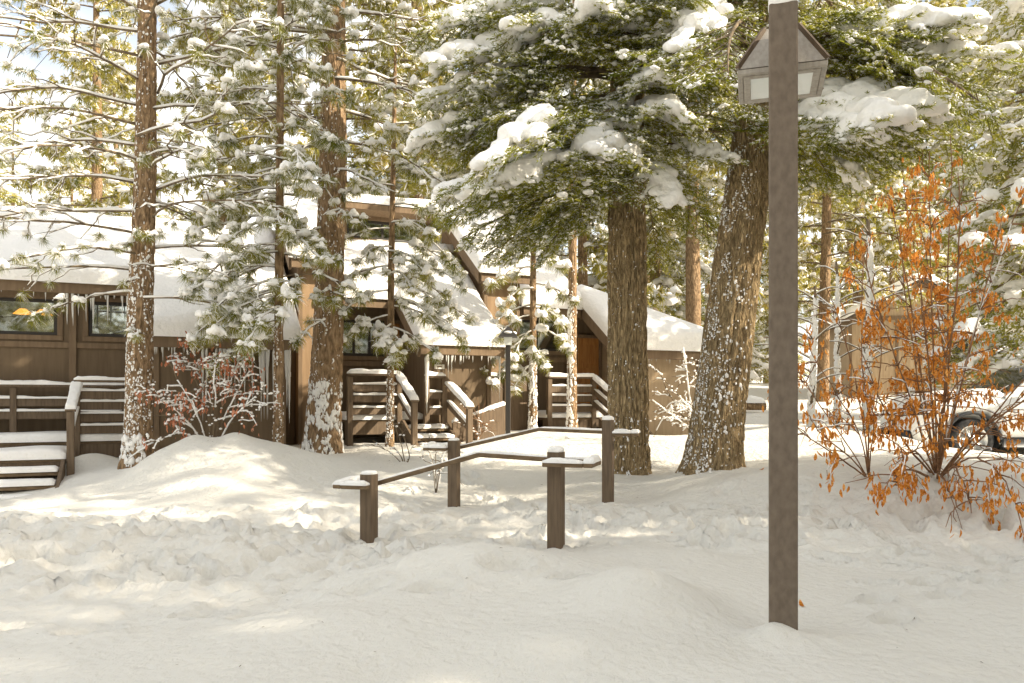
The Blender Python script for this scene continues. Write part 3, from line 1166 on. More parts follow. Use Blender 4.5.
# ------------------------------------------------------------------ decks, steps and their railings
def deck_floor(root, a0, a1, b0, b1, z, seed, skirt=True):
    mb = MB()
    n = max(2, int((b1 - b0) / 0.15))
    for k in range(n):
        hb(mb, a0, a1, b0 + (b1 - b0) * k / n + .004, b0 + (b1 - b0) * (k + 1) / n - .004, z - 0.04, z, 0.004)
    mb.build('deck_boards', M_RAILT, root, False)
    if skirt:
        sk = MB()
        hb(sk, a0, a1, b1 - 0.05, b1 - 0.006, z - 0.26, z - 0.042, 0.004)
        for a in np.linspace(a0 + 0.06, a1 - 0.06, max(2, int((a1 - a0) / 1.2) + 1)):
            hb(sk, a - 0.05, a + 0.05, b1 - 0.16, b1 - 0.052, 0.2, z - 0.045)
        sk.build('deck_frame', M_WOOD, root, False)
    sm = MB()
    snow_slab(sm, lambda U, W: np.stack([U, -W, np.full_like(U, z)], -1), a0 - .01, a1 + .01, b0 + .02, b1 + 0.03, 0.13, seed, 0.08, 0.1, 0.08)
    sm.build('deck_snow', M_SNOW, root)


def rail_run(root, p, q, z0p, z0q, height=0.95, posts=(0, 1), boards=(0.98, 0.70, 0.46), seed=0, drop=0.5, sn=0.05):
    """p,q = (a,b) ends; z0 = walking level at each end"""
    P = lambda t, h: np.array([p[0] + (q[0] - p[0]) * t, -(p[1] + (q[1] - p[1]) * t), z0p + (z0q - z0p) * t + h])
    for t in posts:
        mb = MB()
        c = P(t, 0)
        mb.obox(c + np.array([0, 0, (height - drop) / 2 - 0.02]), np.eye(3), (0.048, 0.048, (height + drop) / 2 - 0.0), 0.008)
        po = mb.build('railing_post', M_WOOD, root, False)
    for k, f in enumerate(boards):
        mb = MB()
        h = height * f
        if k == 0:
            mb.beam(P(-0.04, h + 0.03), P(1.04, h + 0.03), 0.14, 0.04, 0.006)
        else:
            mb.beam(P(0, h), P(1, h), 0.035, 0.13, 0.006)
        bo = mb.build('top_rail' if k == 0 else 'rail_board', M_WOOD, root, False)
        sm = MB()
        if k == 0:
            snow_strip(sm, P(-0.04, h + 0.05), P(1.04, h + 0.05), 0.14, sn + 0.02, seed + k)
        else:
            snow_strip(sm, P(0.02, h + 0.065), P(0.98, h + 0.065), 0.06, sn * 0.8, seed + k)
        sm.build('rail_snow', M_SNOW, bo)


def steps(root, a0, a1, b0, z0, n, run, rise, seed):
    for k in range(n):
        z = z0 - rise * (k + 1)
        b = b0 + run * k
        mb = MB()
        hb(mb, a0, a1, b + 0.01, b + run - 0.02, z - 0.05, z, 0.006)
        t = mb.build('step', M_RAILT, root, False)
        sm = MB()
        snow_slab(sm, lambda U, W: np.stack([U, -W, np.full_like(U, z)], -1), a0 + .01, a1 - .01, b + .02, b + run + 0.0, 0.075, seed + k, 0.05, 0.07, 0.1)
        sm.build('step_snow', M_SNOW, t)
    mb = MB()
    for a in (a0 - 0.05, a1 + 0.005):
        mb.prism([(-b0, z0), (-b0, z0 - 0.3), (-(b0 + run * n), z0 - rise * n - 0.3), (-(b0 + run * n), z0 - rise * n)], a, a + 0.045)
    mb.build('stringer', M_WOOD, root, False)


def decks():
    d1 = hroot('wooden_deck', 'snow covered brown deck with broad steps under the two wide windows at far left', 'deck', 'decks before the cabins')
    deck_floor(d1, -3.0, 2.25, 0.08, 1.35, 0.86, 41)
    rail_run(d1, (-3.0, 0.30), (1.9, 0.30), 0.86, 0.86, 0.86, (0, .33, .66, 1), seed=50)
    rail_run(d1, (1.22, 1.38), (2.2, 1.38), 0.86, 0.86, 0.92, (0, 1), (0.98, 0.78, 0.60, 0.40, 0.2), seed=55)
    deck_floor(d1, -3.0, 1.15, 1.37, 2.35, 0.66, 43, True)
    rail_run(d1, (1.22, 1.40), (1.22, 2.35), 0.80, 0.45, 0.90, (1,), (0.98, 0.6), seed=57, drop=0.3)
    steps(d1, -3.0, 1.1, 2.36, 0.66, 3, 0.36, 0.15, 45)
    d2 = hroot('wooden_deck', 'small brown deck with slatted railing and three plank steps by the middle cabin', 'deck', 'decks before the cabins')
    deck_floor(d2, 5.35, 6.25, 0.1, 1.45, 1.15, 61)
    deck_floor(d2, 6.27, 6.74, 0.1, 1.45, 1.15, 62, False)
    rail_run(d2, (5.4, 1.5), (6.28, 1.5), 1.15, 1.15, 0.78, (0, 1), (0.98, 0.72, 0.48, 0.2), seed=63, drop=0.6)
    rail_run(d2, (6.28, 1.55), (6.24, 2.55), 1.12, 0.72, 0.76, (1,), (0.98, 0.55), seed=66, drop=0.3)
    steps(d2, 6.34, 7.05, 1.66, 1.15, 3, 0.32, 0.15, 67)
    rail_run(d2, (6.72, 1.72), (7.05, 1.72), 1.1, 1.1, 0.80, (0, 1), (0.98, 0.6, 0.25), seed=70)
    rail_run(d2, (7.12, 1.74), (7.14, 2.75), 1.02, 0.62, 0.75, (1,), (0.98, 0.55), seed=72, drop=0.3)
    d3 = hroot('wooden_deck', 'brown deck with snowy three board railing by the stained door of the right end cabin', 'deck', 'decks before the cabins')
    deck_floor(d3, 9.3, 11.25, 0.1, 1.3, 1.15, 81)
    rail_run(d3, (9.36, 1.32), (10.35, 1.32), 1.15, 1.15, 0.78, (0, 1), (0.98, 0.72, 0.48, 0.22), seed=83, drop=0.55)
    rail_run(d3, (10.36, 1.36), (10.42, 2.55), 1.12, 0.55, 0.78, (1,), (0.98, 0.7, 0.4), seed=86, drop=0.3)
    steps(d3, 10.5, 11.25, 1.36, 1.15, 3, 0.32, 0.15, 88)
    # low solid screens with snow on the top board
    s = hroot('wooden_screen', 'dark brown solid timber screen with snowy top board beside the path lamp', 'fence')
    mb = MB()
    hb(mb, 8.06, 9.2, 0.86, 0.90, 0.3, 1.94, 0.004)
    for a in (8.1, 8.62, 9.15):
        hb(mb, a - 0.04, a + 0.04, 0.902, 0.93, 0.3, 1.94, 0.004)
    mb.build('panel', M_WOOD, s, False)
    m2 = MB()
    hb(m2, 8.03, 9.23, 0.83, 0.96, 1.942, 1.975, 0.004)
    t = m2.build('top_board', M_WOOD, s, False)
    sm = MB()
    snow_strip(sm, (8.03, -0.895, 1.975), (9.23, -0.895, 1.975), 0.13, 0.06, 5)
    sm.build('snow_cap', M_SNOW, t)
    s = hroot('low_wall', 'low brown plank wall with a snowy cap slanting below the middle cabin shed', 'wall')
    mb = MB()
    mb.prism([(7.1, 0.5), (8.1, 0.5), (8.1, 1.42), (7.1, 1.12)], -2.06, -2.0, axis=1)
    mb.build('plank', M_WOOD, s, False)
    sm = MB()
    snow_strip(sm, (7.1, -2.03, 1.115), (8.12, -2.03, 1.42), 0.09, 0.06, 6)
    sm.build('snow_cap', M_SNOW, s)


decks()


# ------------------------------------------------------------------ hand rails in the foreground
def hand_rail(label, PA, PB, zA, zB, hA, hB, za_rail, zk_rail, zb_rail, kink, rot, seed, wrap, extA, extB, wpost):
    """PA = left lower post, PB = right upper post (x,y)"""
    PA, PB = np.array(PA, float), np.array(PB, float)
    mid = np.array([(PA[0] + PB[0]) / 2, (PA[1] + PB[1]) / 2])
    base = np.array([mid[0], mid[1], 0.0])
    root = thing('hand_rail', label, 'railing', (base[0], base[1], min(zA, zB)), 0, 'timber hand rails in the snow')
    base[2] = min(zA, zB)
    for P, z, h, k in ((PA, zA, hA, 0), (PB, zB, hB, 1)):
        mb = MB()
        c = np.array([P[0], P[1], (z - 0.35 + h) / 2]) - base
        mb.obox(c, rotz(rot), (wpost / 2, wpost / 2, (h - z + 0.35) / 2), 0.006)
        po = mb.build('post', M_WOOD, root, False)
        sm = MB()
        snow_cap(sm, np.array([P[0], P[1], h]) - base, wpost * 1.05, 0.045 if k else 0.03, seed + k, rot)
        sm.build('snow_cap', M_SNOW, po)
    d = (PB - PA)
    d /= np.linalg.norm(d)
    n = np.array([-d[1], d[0]])
    if n[1] < 0:
        n = -n
    off = wpost / 2 + 0.035
    K = PA + (PB - PA) * kink
    p3 = lambda p, z: np.array([p[0], p[1], z]) - base
    far = lambda p: p + n * (off + .05)
    nearp = lambda p: p - n * (off + (.05 if wrap else 0))
    bw, bh = 0.075, 0.038
    rb, sn = MB(), MB()
    lines = [(p3(far(PA) - d * extA, za_rail), p3(far(PA), za_rail)), (p3(far(PA), za_rail), p3(far(K), zk_rail)), (p3(far(K), zk_rail), p3(far(PB) + d * extB, zb_rail))]
    # returns: end boards and the boards coming back to the posts
    eA, eB = PA - d * extA, PB + d * extB
    lines.append((p3(far(eA) + d * .04 + n * .036, za_rail + .001), p3(nearp(eA) + d * .04 - n * .036, za_rail + .001)))
    lines.append((p3(far(eB) - d * .04 + n * .036, zb_rail + .001), p3(nearp(eB) - d * .04 - n * .036, zb_rail + .001)))
    lines.append((p3(nearp(eA) + d * 0.08, za_rail), p3(nearp(PA) + d * (0.06 if wrap else -wpost / 2), za_rail)))
    lines.append((p3(nearp(PB) - d * (0.07 if wrap else -wpost / 2), zb_rail), p3(nearp(eB) - d * 0.08, zb_rail)))
    for i, (p, q) in enumerate(lines):
        rb.beam(p, q, bw, bh, 0.005)
        up = np.array([0, 0, bh / 2])
        if i == 1 or i == 2:
            snow_strip(sn, p + up, q + up, bw * 0.9, 0.022, seed + i, over=-0.004)
        else:
            snow_strip(sn, p + up, q + up, bw * 1.05, 0.045, seed + i, over=0.006)
    b = rb.build('rail', M_RAILT, root, False)
    sn.build('rail_snow', M_SNOW, b)


A1, B1 = at(369, 542, 7.0), at(556, 552, 6.5)
A2, B2 = at(454, 515, 9.3), at(608, 511, 8.9)
hand_rail('nearer of the two brown timber hand rails on square posts in the snow', A1[:2], B1[:2], A1[2], B1[2], 0.85, 1.08, 0.75, 1.03, 0.985, 0.58, R(-22), 3, True, 0.26, 0.34, 0.118)
hand_rail('farther brown timber hand rail on square posts beside the thick upright fir', A2[:2], B2[:2], A2[2], B2[2], 1.03, 1.28, 0.93, 1.16, 1.12, 0.55, R(-18), 13, False, 0.34, 0.34, 0.118)


# ------------------------------------------------------------------ the lamp post in front
def frustum(mb, c, hb_, ht, z0, z1, cap=True):
    V = [[s * hb_, t * hb_, z0] for s, t in ((-1, -1), (1, -1), (1, 1), (-1, 1))] + [[s * ht, t * ht, z1] for s, t in ((-1, -1), (1, -1), (1, 1), (-1, 1))]
    f = [[k, (k + 1) % 4, 4 + (k + 1) % 4, 4 + k] for k in range(4)]
    if cap:
        f += [[3, 2, 1, 0], [4, 5, 6, 7]]
    mb.add(np.array(V) + c, np.array(f))


def lamp_post():
    b = at(783, 628, 4.0)
    root = thing('lamp_post', 'tall brown square lamp post with a snow capped wooden lantern, nearest the viewer', 'lamp post', (b[0], b[1], b[2]))
    root.rotation_euler = (0, 0, R(-17))
    rz = 0.0
    M = np.eye(3)
    zt = 3.47 - b[2]
    w = 0.136
    mb = MB()
    mb.obox((0, 0, zt / 2 - 0.25), M, (w / 2, w / 2, zt / 2 + 0.25), 0.007)
    mb.build('post', M_POST, root, False)
    sm = MB()
    snow_cap(sm, np.array([0, 0, zt + 0.006]), w * 1.02, 0.26, 3, rz)
    sm.build('snow_cap', M_SNOW, root)
    # pyramid lantern hung on the far side of the post, glazed underneath
    c = np.array([0.0, 0.37, 0.0])
    z_m, z_t = 3.245 - b[2], 3.50 - b[2]
    H2 = 0.225
    hd = MB()
    frustum(hd, c, H2, 0.085, z_m, z_t)
    hood = hd.build('lantern_hood', M_HWOOD, root, False)
    for s in (-1, 1):
        for t in (-1, 1):
            bat = MB()
            bat.beam(c + np.array([s * (H2 - .002), t * (H2 - .002), z_m + .006]), c + np.array([s * 0.088, t * 0.088, z_t]), 0.022, 0.022)
            bat.build('hood_trim', M_WOOD, hood, False)
    sn = MB()
    for s, t in ((-1, 0), (1, 0), (0, 1)):
        def fn(U, W, s=s, t=t):
            h = H2 + (0.085 - H2) * W
            z = z_m + (z_t - z_m) * W
            if s:
                return np.stack([c[0] + s * h, c[1] + U * h, z], -1)
            return np.stack([c[0] + U * h, c[1] + t * h, z], -1)
        snow_slab(sn, fn, -1.0, 1.0, 0.0, 1.0, 0.035, 5 + s, 0.08, 0.15, 0.25)
    sn.build('hood_snow', M_SNOW, hood)
    bd = MB()
    for s in (-1, 1):
        for (o, hw_, z0, z1) in ((H2 - .016, .014, z_m - 0.030, z_m - 0.003), (H2 - .050, .018, z_m - 0.036, z_m - 0.012)):
            bd.box(c + np.array([-o - hw_, s * o - hw_, z0]), c + np.array([o + hw_, s * o + hw_, z1]), 0.003)
            bd.box(c + np.array([s * o - hw_, -o + hw_ + .001, z0 + .001]), c + np.array([s * o + hw_, o - hw_ - .001, z1 - .001]), 0.003)
    bd.build('lantern_frame', M_HWOOD, root, False)
    gl = MB()
    gl.box(c + np.array([-.160, -.160, z_m - .030]), c + np.array([.160, .160, z_m - .014]))
    gl.build('lantern_glass', M_LENS, root, False)
    br = MB()
    br.box((-0.035, w / 2 - 0.005, z_m - 0.04), (0.035, 0.37 - H2 + .01, z_m + 0.06), 0.004)
    br.box((-0.03, w / 2 - 0.004, z_m + 0.062), (0.03, 0.37 - 0.12, z_t - 0.02), 0.004)
    br.build('bracket', M_WOOD, root, False)


lamp_post()


def path_lamp():
    b = at(508, 434, 14.0)
    root = thing('path_lamp', 'slim dark path lamp with a pointed snowy cap before the cabins', 'lamp', b)
    mb = MB()
    h = 1.72
    mb.box((-0.045, -0.045, -0.2), (0.045, 0.045, h - 0.16), 0.006)
    mb.build('post', M_METAL, root, False)
    g = MB()
    frustum(g, np.zeros(3), 0.06, 0.075, h - 0.158, h - 0.02)
    g.build('lantern_glass', M_LENS, root, False)
    c = MB()
    frustum(c, np.zeros(3), 0.17, 0.015, h - 0.018, h + 0.17)
    c.build('cap', M_METAL, root, False)
    s = MB()
    V0, F0 = ico(2)
    for dx, dy in ((-.06, 0), (.07, .02), (0, -.06), (0, .05)):
        s.add(V0 * np.array([.09, .09, .035]) + np.array([dx, dy, h + 0.055]), F0)
    s.build('snow_cap', M_SNOW, root)


path_lamp()


# ------------------------------------------------------------------ trees: templates
def needles_on(segs, r, spacing, nl, nw, flat=0.55):
    """triangular needles along fine twigs [(p,q)]"""
    P, Q = np.array([s[0] for s in segs]), np.array([s[1] for s in segs])
    L = np.linalg.norm(Q - P, axis=1)
    cnt = np.maximum(2, (L / spacing).astype(int))
    idx = np.repeat(np.arange(len(segs)), cnt)
    t = r.random(len(idx))
    b = P[idx] + (Q - P)[idx] * t[:, None]
    d = ((Q - P) / (L[:, None] + 1e-9))[idx]
    s = np.cross(np.array([0, 0, 1.0]), d)
    s /= np.linalg.norm(s, axis=1, keepdims=True) + 1e-9
    u = np.cross(d, s)
    ph = r.uniform(0, 2 * np.pi, len(idx))
    side = np.cos(ph)[:, None] * s + flat * np.sin(ph)[:, None] * u
    nd = 0.65 * d + 0.8 * side + r.normal(0, .12, (len(idx), 3))
    nd /= np.linalg.norm(nd, axis=1, keepdims=True)
    ln = nl * r.uniform(0.7, 1.2, len(idx))[:, None]
    wv = np.cross(nd, r.normal(0, 1, (len(idx), 3)))
    wv /= np.linalg.norm(wv, axis=1, keepdims=True) + 1e-9
    tip = b + nd * ln
    tip[:, 2] -= 0.10 * ln[:, 0]
    V = np.stack([b - wv * nw / 2, b + wv * nw / 2, tip], 1).reshape(-1, 3)
    return V, np.arange(len(V)).reshape(-1, 3)


def fir_bough(seed, L=1.6, ntw=13, spacing=0.0105, nl=0.040, nw=0.0095, sub=5, heavy=True, voxel=0.022, coarse=False):
    r = rng(seed)
    s = np.linspace(0, 1, 10)
    ax = np.stack([L * s, 0.05 * L * np.sin(s * 3 + seed), -0.22 * L * s ** 1.8], 1)
    axp = lambda t: np.array([np.interp(t, s, ax[:, k]) for k in range(3)])
    wood, segs, blobs, dabs = MB(), [], [], []
    wood.tube(ax, np.linspace(0.022, 0.004, 10), 5)
    segs.append((axp(.55), axp(1.0)))
    for side in (-1, 1):
        for k in range(ntw):
            t = 0.12 + 0.86 * (k + r.uniform(0, .8)) / ntw
            b = axp(t)
            ln = L * (0.10 + 0.40 * (1 - t) ** 0.75 * min(1, t * 3.2)) * r.uniform(.75, 1.2)
            a = R(r.uniform(42, 64))
            d = np.array([math.cos(a), side * math.sin(a), r.uniform(-.38, .04)])
            d /= np.linalg.norm(d)
            e = b + d * ln + np.array([0, 0, -0.30 * ln])
            m = (b + e) / 2 + np.array([0, 0, 0.03 * ln])
            if not coarse:
                wood.tube([b, m, e], [0.007, 0.005, 0.002], 3, False)
            segs.append((b + (e - b) * 0.1, m))
            segs.append((m, e))
            for j in range(sub):
                u = 0.2 + 0.78 * (j + r.random()) / sub
                p = b + (e - b) * u
                for sd in (-1, 1):
                    aa = R(r.uniform(35, 60)) * sd
                    dd = np.array([d[0] * math.cos(aa) - d[1] * math.sin(aa), d[0] * math.sin(aa) + d[1] * math.cos(aa), d[2] + r.uniform(-.35, .12)])
                    l2 = ln * r.uniform(.22, .42) * (1.15 - u * .6) + 0.03
                    segs.append((p, p + dd * l2))
                    if r.random() < 0.46:
                        dabs.append((p + dd * l2 * r.uniform(.3, 1.0) + np.array([0, 0, .008]), .006 + .022 * r.random() ** 3))
            if heavy and t > 0.4 and r.random() < (0.25 if coarse else 0.5):
                for u in np.linspace(0.1, 0.9, 5):
                    q = b + (e - b) * u
                    rr = r.uniform(.024, .050) * (1.1 - .3 * u)
                    blobs.append((q + np.array([0, 0, rr * .35]), (rr * 1.25, rr * 1.25, rr * .75)))
    if heavy:
        for t in np.linspace(0.3, 1.0, 18):
            if coarse and r.random() < .45:
                continue
            rr = r.uniform(.042, .098) * (0.75 + .6 * math.sin(t * 2.6))
            blobs.append((axp(t) + np.array([0, r.uniform(-.04, .04), rr * .45]), (rr * 1.3, rr * 1.25, rr * .8)))
            for sd in (-1, 1):
                if r.random() < .55:
                    rr2 = rr * r.uniform(.4, .9)
                    blobs.append((axp(t) + np.array([r.uniform(-.08, .08), sd * r.uniform(.06, .22), -.03]), (rr2 * 1.15, rr2 * 1.1, rr2 * .9)))
    nV, nF = needles_on(segs, r, spacing, nl, nw)
    snow = MB()
    k = np.flatnonzero(r.random(len(nF)) < .24)
    fv = nV.reshape(-1, 3, 3)[k] + np.array([0, 0, .006])
    snow.add(fv.reshape(-1, 3), np.arange(len(k) * 3).reshape(-1, 3))
    if blobs:
        snow.add(*remesh(blobs, voxel, 1, seed, 0.020 if not coarse else 0.025))
    V0, F0 = ico(1 if coarse or True else 2)
    if dabs:
        T = np.array([d_[0] for d_ in dabs])
        Rr = np.array([d_[1] for d_ in dabs])
        if coarse:
            Rr = Rr * 2.2
        Mx = np.zeros((len(T), 3, 3))
        Mx[:, 0, 0] = Rr * r.uniform(.9, 1.9, len(T))
        Mx[:, 1, 1] = Rr * r.uniform(.9, 1.6, len(T))
        Mx[:, 2, 2] = Rr * r.uniform(.5, .8, len(T))
        an = r.uniform(0, 6.28, len(T))
        Rz = np.stack([np.stack([np.cos(an), -np.sin(an), 0 * an], -1), np.stack([np.sin(an), np.cos(an), 0 * an], -1), np.stack([0 * an, 0 * an, 1 + 0 * an], -1)], -2)
        jit = V0 * (1 + 0.5 * vnoise(V0 * 1.7, seed)[:, None])
        snow.add(*inst(jit, [F0], Rz @ Mx, T))
    return dict(L=L, needles=(nV, [nF]), wood=wood.arrays(), snow=snow.arrays())


def pine_tuft(seed, n=70, L=0.17, w=0.006):
    r = rng(seed)
    c = r.uniform(-0.25, 0.98, n)
    ph = r.uniform(0, 2 * np.pi, n)
    sn = np.sqrt(1 - c ** 2)
    d = np.stack([c, sn * np.cos(ph), sn * np.sin(ph) * 0.9 - 0.25], 1)
    d /= np.linalg.norm(d, axis=1, keepdims=True)
    b = np.stack([r.uniform(-.10, .03, n), np.zeros(n), np.zeros(n)], 1)
    ln = L * r.uniform(.65, 1.1, n)[:, None]
    wv = np.cross(d, r.normal(0, 1, (n, 3)))
    wv /= np.linalg.norm(wv, axis=1, keepdims=True)
    mid = b + d * ln * .55
    tip = b + d * ln
    tip[:, 2] -= .28 * ln[:, 0]
    V = np.stack([b - wv * w / 2, b + wv * w / 2, mid + wv * w / 2, mid - wv * w / 2, tip], 1).reshape(-1, 3)
    k = np.arange(n)[:, None] * 5
    return V, [k + np.array([[0, 1, 2, 3]]), k + np.array([[3, 2, 4]])]


def tuft_snow(seed, fine=True):
    """snow caught on a tuft: a ragged heap with fingers running down the needles"""
    r = rng(seed)
    bl = []
    for k in range(6):
        a = r.uniform(0, 6.28)
        d = r.uniform(0, .07)
        q = r.uniform(.028, .055)
        bl.append((np.array([.03 + d * math.cos(a), d * math.sin(a), .05 + r.uniform(-.02, .03) - d * .4]), (q, q, q * r.uniform(.7, 1.1))))
    for k in range(7):
        a = r.uniform(0, 6.28)
        for u in (0.4, .7, 1.0):
            q = .024 * (1.25 - u * .8)
            L_ = r.uniform(.09, .14)
            bl.append((np.array([.03 + u * L_ * math.cos(a), u * L_ * math.sin(a), .045 - u * u * .075]), (q, q, q)))
    if fine:
        return remesh(bl, .015, 1, seed, .007)
    return remesh(bl, .032, 0, seed, .012)


TUFTS = [pine_tuft(s) for s in range(4)]
TSNOW = [tuft_snow(s) for s in range(5)]
FARTUFT = [pine_tuft(20 + s, 16, 0.30, 0.045) for s in range(3)]
RIME = [pine_tuft(60 + s, 18, .16, .008) for s in range(3)]
FARRIME = [pine_tuft(70 + s, 7, .29, .04) for s in range(2)]
FARTS = [tuft_snow(30 + s, False) for s in range(3)]
BOUGH = [fir_bough(100 + s) for s in range(3)]
BOUGHL = [fir_bough(110 + s, heavy=False) for s in range(2)]
FARB = [fir_bough(120 + s, L=1.6, ntw=8, spacing=0.036, nl=0.10, nw=0.028, sub=2, heavy=True, voxel=0.075, coarse=True) for s in range(3)]


def trunk_mesh(mb, pts, rads, seg=40, ring=0.045, amp=0.018, fx=9.0, fz=1.5, seed=0, flare=0.3):
    pts, rads = np.asarray(pts, float), np.asarray(rads, float)
    zz = pts[:, 2]
    n = max(8, int((zz[-1] - zz[0]) / ring))
    z = np.linspace(zz[0], zz[-1], n)
    cx, cy, rr = np.interp(z, zz, pts[:, 0]), np.interp(z, zz, pts[:, 1]), np.interp(z, zz, rads)
    th = np.arange(seg) / seg * 2 * np.pi
    C, S = np.cos(th), np.sin(th)
    base = rr * (1 + flare * np.exp(-np.clip(z - 0.0, 0, 9) / 0.22))
    lob = 1 + 0.10 * np.exp(-np.clip(z, 0, 9) / .35)[:, None] * np.cos(5 * th + seed)[None]
    P = np.stack([np.broadcast_to(C, (n, seg)) * rr.max() * fx, np.broadcast_to(S, (n, seg)) * rr.max() * fx, np.broadcast_to(z[:, None] * fz, (n, seg))], -1)
    wp = P + 0.8 * np.stack([vnoise(P * .6, seed + 5), vnoise(P * .6, seed + 6), 0 * P[..., 0]], -1)
    rid = 1 - np.abs(vnoise(wp, seed)) * 2.2
    rid2 = vnoise(wp * np.array([2.2, 2.2, 4.0]), seed + 2)
    disp = amp * (-np.clip(rid, 0, 1) + 0.30 * rid2)
    rad = base[:, None] * lob + disp * np.clip(rr / rr.max(), .3, 1)[:, None]
    V = np.stack([cx[:, None] + rad * C, cy[:, None] + rad * S, np.broadcast_to(z[:, None], (n, seg))], -1).reshape(-1, 3)
    i, j = np.meshgrid(np.arange(n - 1), np.arange(seg), indexing='ij')
    j2 = (j + 1) % seg
    mb.add(V, np.stack([i * seg + j, i * seg + j2, (i + 1) * seg + j2, (i + 1) * seg + j], -1).reshape(-1, 4))


def flecks(mb, pts, rads, n, z0, z1, side, spread, seed, smin=.008, smax=.035, low=1.0, flare=0.3):
    """snow blown onto the bark, thickest towards the azimuth side"""
    r = rng(seed)
    pts, rads = np.asarray(pts, float), np.asarray(rads, float)
    z = z0 + (z1 - z0) * r.random(n) ** low
    # gather in patches
    th = side + r.normal(0, spread, n)
    keep = vnoise(np.stack([th * 3, z * 5, z * 0], 1), seed) > -0.25
    z, th = z[keep], th[keep]
    n = len(z)
    rad = np.interp(z, pts[:, 2], rads) * (1 + flare * np.exp(-np.clip(z, 0, 9) / .22)) * 0.985
    c = np.stack([np.interp(z, pts[:, 2], pts[:, 0]) + rad * np.cos(th), np.interp(z, pts[:, 2], pts[:, 1]) + rad * np.sin(th), z], 1)
    s = smin + (smax - smin) * r.random(n) ** 2.5
    V0, F0 = ico(1)
    V0 = V0 * (1 + .4 * vnoise(V0 * 2, seed)[:, None])
    N = np.stack([np.cos(th), np.sin(th), 0 * th], 1)
    Tn = np.stack([-np.sin(th), np.cos(th), 0 * th], 1)
    Z = np.broadcast_to(np.array([0, 0, 1.0]), N.shape)
    M = np.stack([N * (s * .55)[:, None], Tn * (s * r.uniform(.6, 1.3, n))[:, None], Z * (s * r.uniform(.7, 2.2, n))[:, None]], -1)
    mb.add(*inst(V0, [F0], M, c))


def put_boughs(items, nee, wood, snow):
    """items: (template, 3x3, translation)"""
    for key, mb in (('needles', nee), ('wood', wood), ('snow', snow)):
        by = {}
        for t, M, T in items:
            by.setdefault(id(t), (t, [], []))
            by[id(t)][1].append(M)
            by[id(t)][2].append(T)
        for t, Ms, Ts in by.values():
            V, Fs = t[key]
            if len(V):
                mb.add(*inst(V, Fs, np.array(Ms), np.array(Ts)))


def big_fir(name, label, base, pts, rads, tips, n_rand, zr, L_rand, seed, top, fleck=None, side_bias=None):
    r = rng(seed)
    base = np.asarray(base, float)
    root = thing(name, label, 'tree', base)
    tm = MB()
    trunk_mesh(tm, pts, rads, 140, 0.024, 0.036, 23.0, 2.6, seed)
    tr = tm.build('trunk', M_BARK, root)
    if fleck:
        fm = MB()
        for fk in fleck:
            flecks(fm, pts, rads, *fk)
        tag(fm.build('plastered_snow', M_SNOW, tr), kind='stuff')
    pts = np.asarray(pts, float)
    cxy = lambda z: np.array([np.interp(z, pts[:, 2], pts[:, 0]), np.interp(z, pts[:, 2], pts[:, 1]), z])
    items, ext = [], MB()
    for (px, py, d, rise, sc, heavy) in tips:
        tip = at(px, py, d) - base
        b = cxy(max(tip[2] + rise, pts[0, 2]))
        v = tip - b
        D = np.linalg.norm(v)
        # template tip sits at (L, ~0, -.22L): aim so that tip lands
        hd = math.atan2(v[1], v[0])
        hor = math.hypot(v[0], v[1])
        Ls = sc * 1.6
        st = max(0.0, hor - Ls)
        p0 = b + np.array([math.cos(hd) * st, math.sin(hd) * st, 0])
        p0[2] = b[2] + (v[2] * (st / hor)) * 0.35
        pitch = math.atan2(tip[2] - p0[2], hor - st) + 0.20
        M = frame_x((math.cos(hd) * math.cos(pitch), math.sin(hd) * math.cos(pitch), math.sin(pitch)), r.uniform(-.2, .2)) * sc
        items.append((BOUGH[int(r.integers(3))] if heavy else BOUGHL[int(r.integers(2))], M, p0))
        if st > .05:
            mid = (b + p0) / 2 + np.array([0, 0, .04])
            ext.tube([b, mid, p0], [0.035, 0.03, 0.022 * sc], 6)
    for k in range(n_rand):
        z = zr[0] + (zr[1] - zr[0]) * (k + r.random()) / n_rand
        az = r.uniform(0, 2 * np.pi)
        sc = r.uniform(*L_rand) / 1.6
        ofs = r.uniform(0.1, 1.1)
        pitch = R(r.uniform(-30, 2))
        M = frame_x((math.cos(az) * math.cos(pitch), math.sin(az) * math.cos(pitch), math.sin(pitch)), r.uniform(-.3, .3)) * sc
        b = cxy(z)
        p0 = b + np.array([math.cos(az) * ofs, math.sin(az) * ofs, -ofs * .15])
        ext.tube([b, p0], [0.035, 0.022], 5)
        items.append((BOUGH[int(r.integers(3))] if r.random() < .35 else BOUGHL[int(r.integers(2))], M, p0))
    # upper crown, out of the picture: coarser boughs
    for k in range(42):
        f = (k + r.random()) / 42
        z = zr[1] + (top - zr[1]) * f
        az = r.uniform(0, 2 * np.pi)
        sc = (0.4 + 1.05 * (1 - f)) * r.uniform(.85, 1.15)
        pitch = R(r.uniform(-28, 5))
        M = frame_x((math.cos(az) * math.cos(pitch), math.sin(az) * math.cos(pitch), math.sin(pitch)), r.uniform(-.3, .3)) * sc
        items.append((FARB[int(r.integers(3))], M, cxy(z)))
    nee, wood, snow = MB(), MB(), MB()
    put_boughs(items, nee, wood, snow)
    wood.add(*ext.arrays())
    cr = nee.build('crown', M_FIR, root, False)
    wood.build('branches', M_TWIG, root)
    tag(snow.build('crown_snow', M_SNOW, root), kind='stuff')
    return root


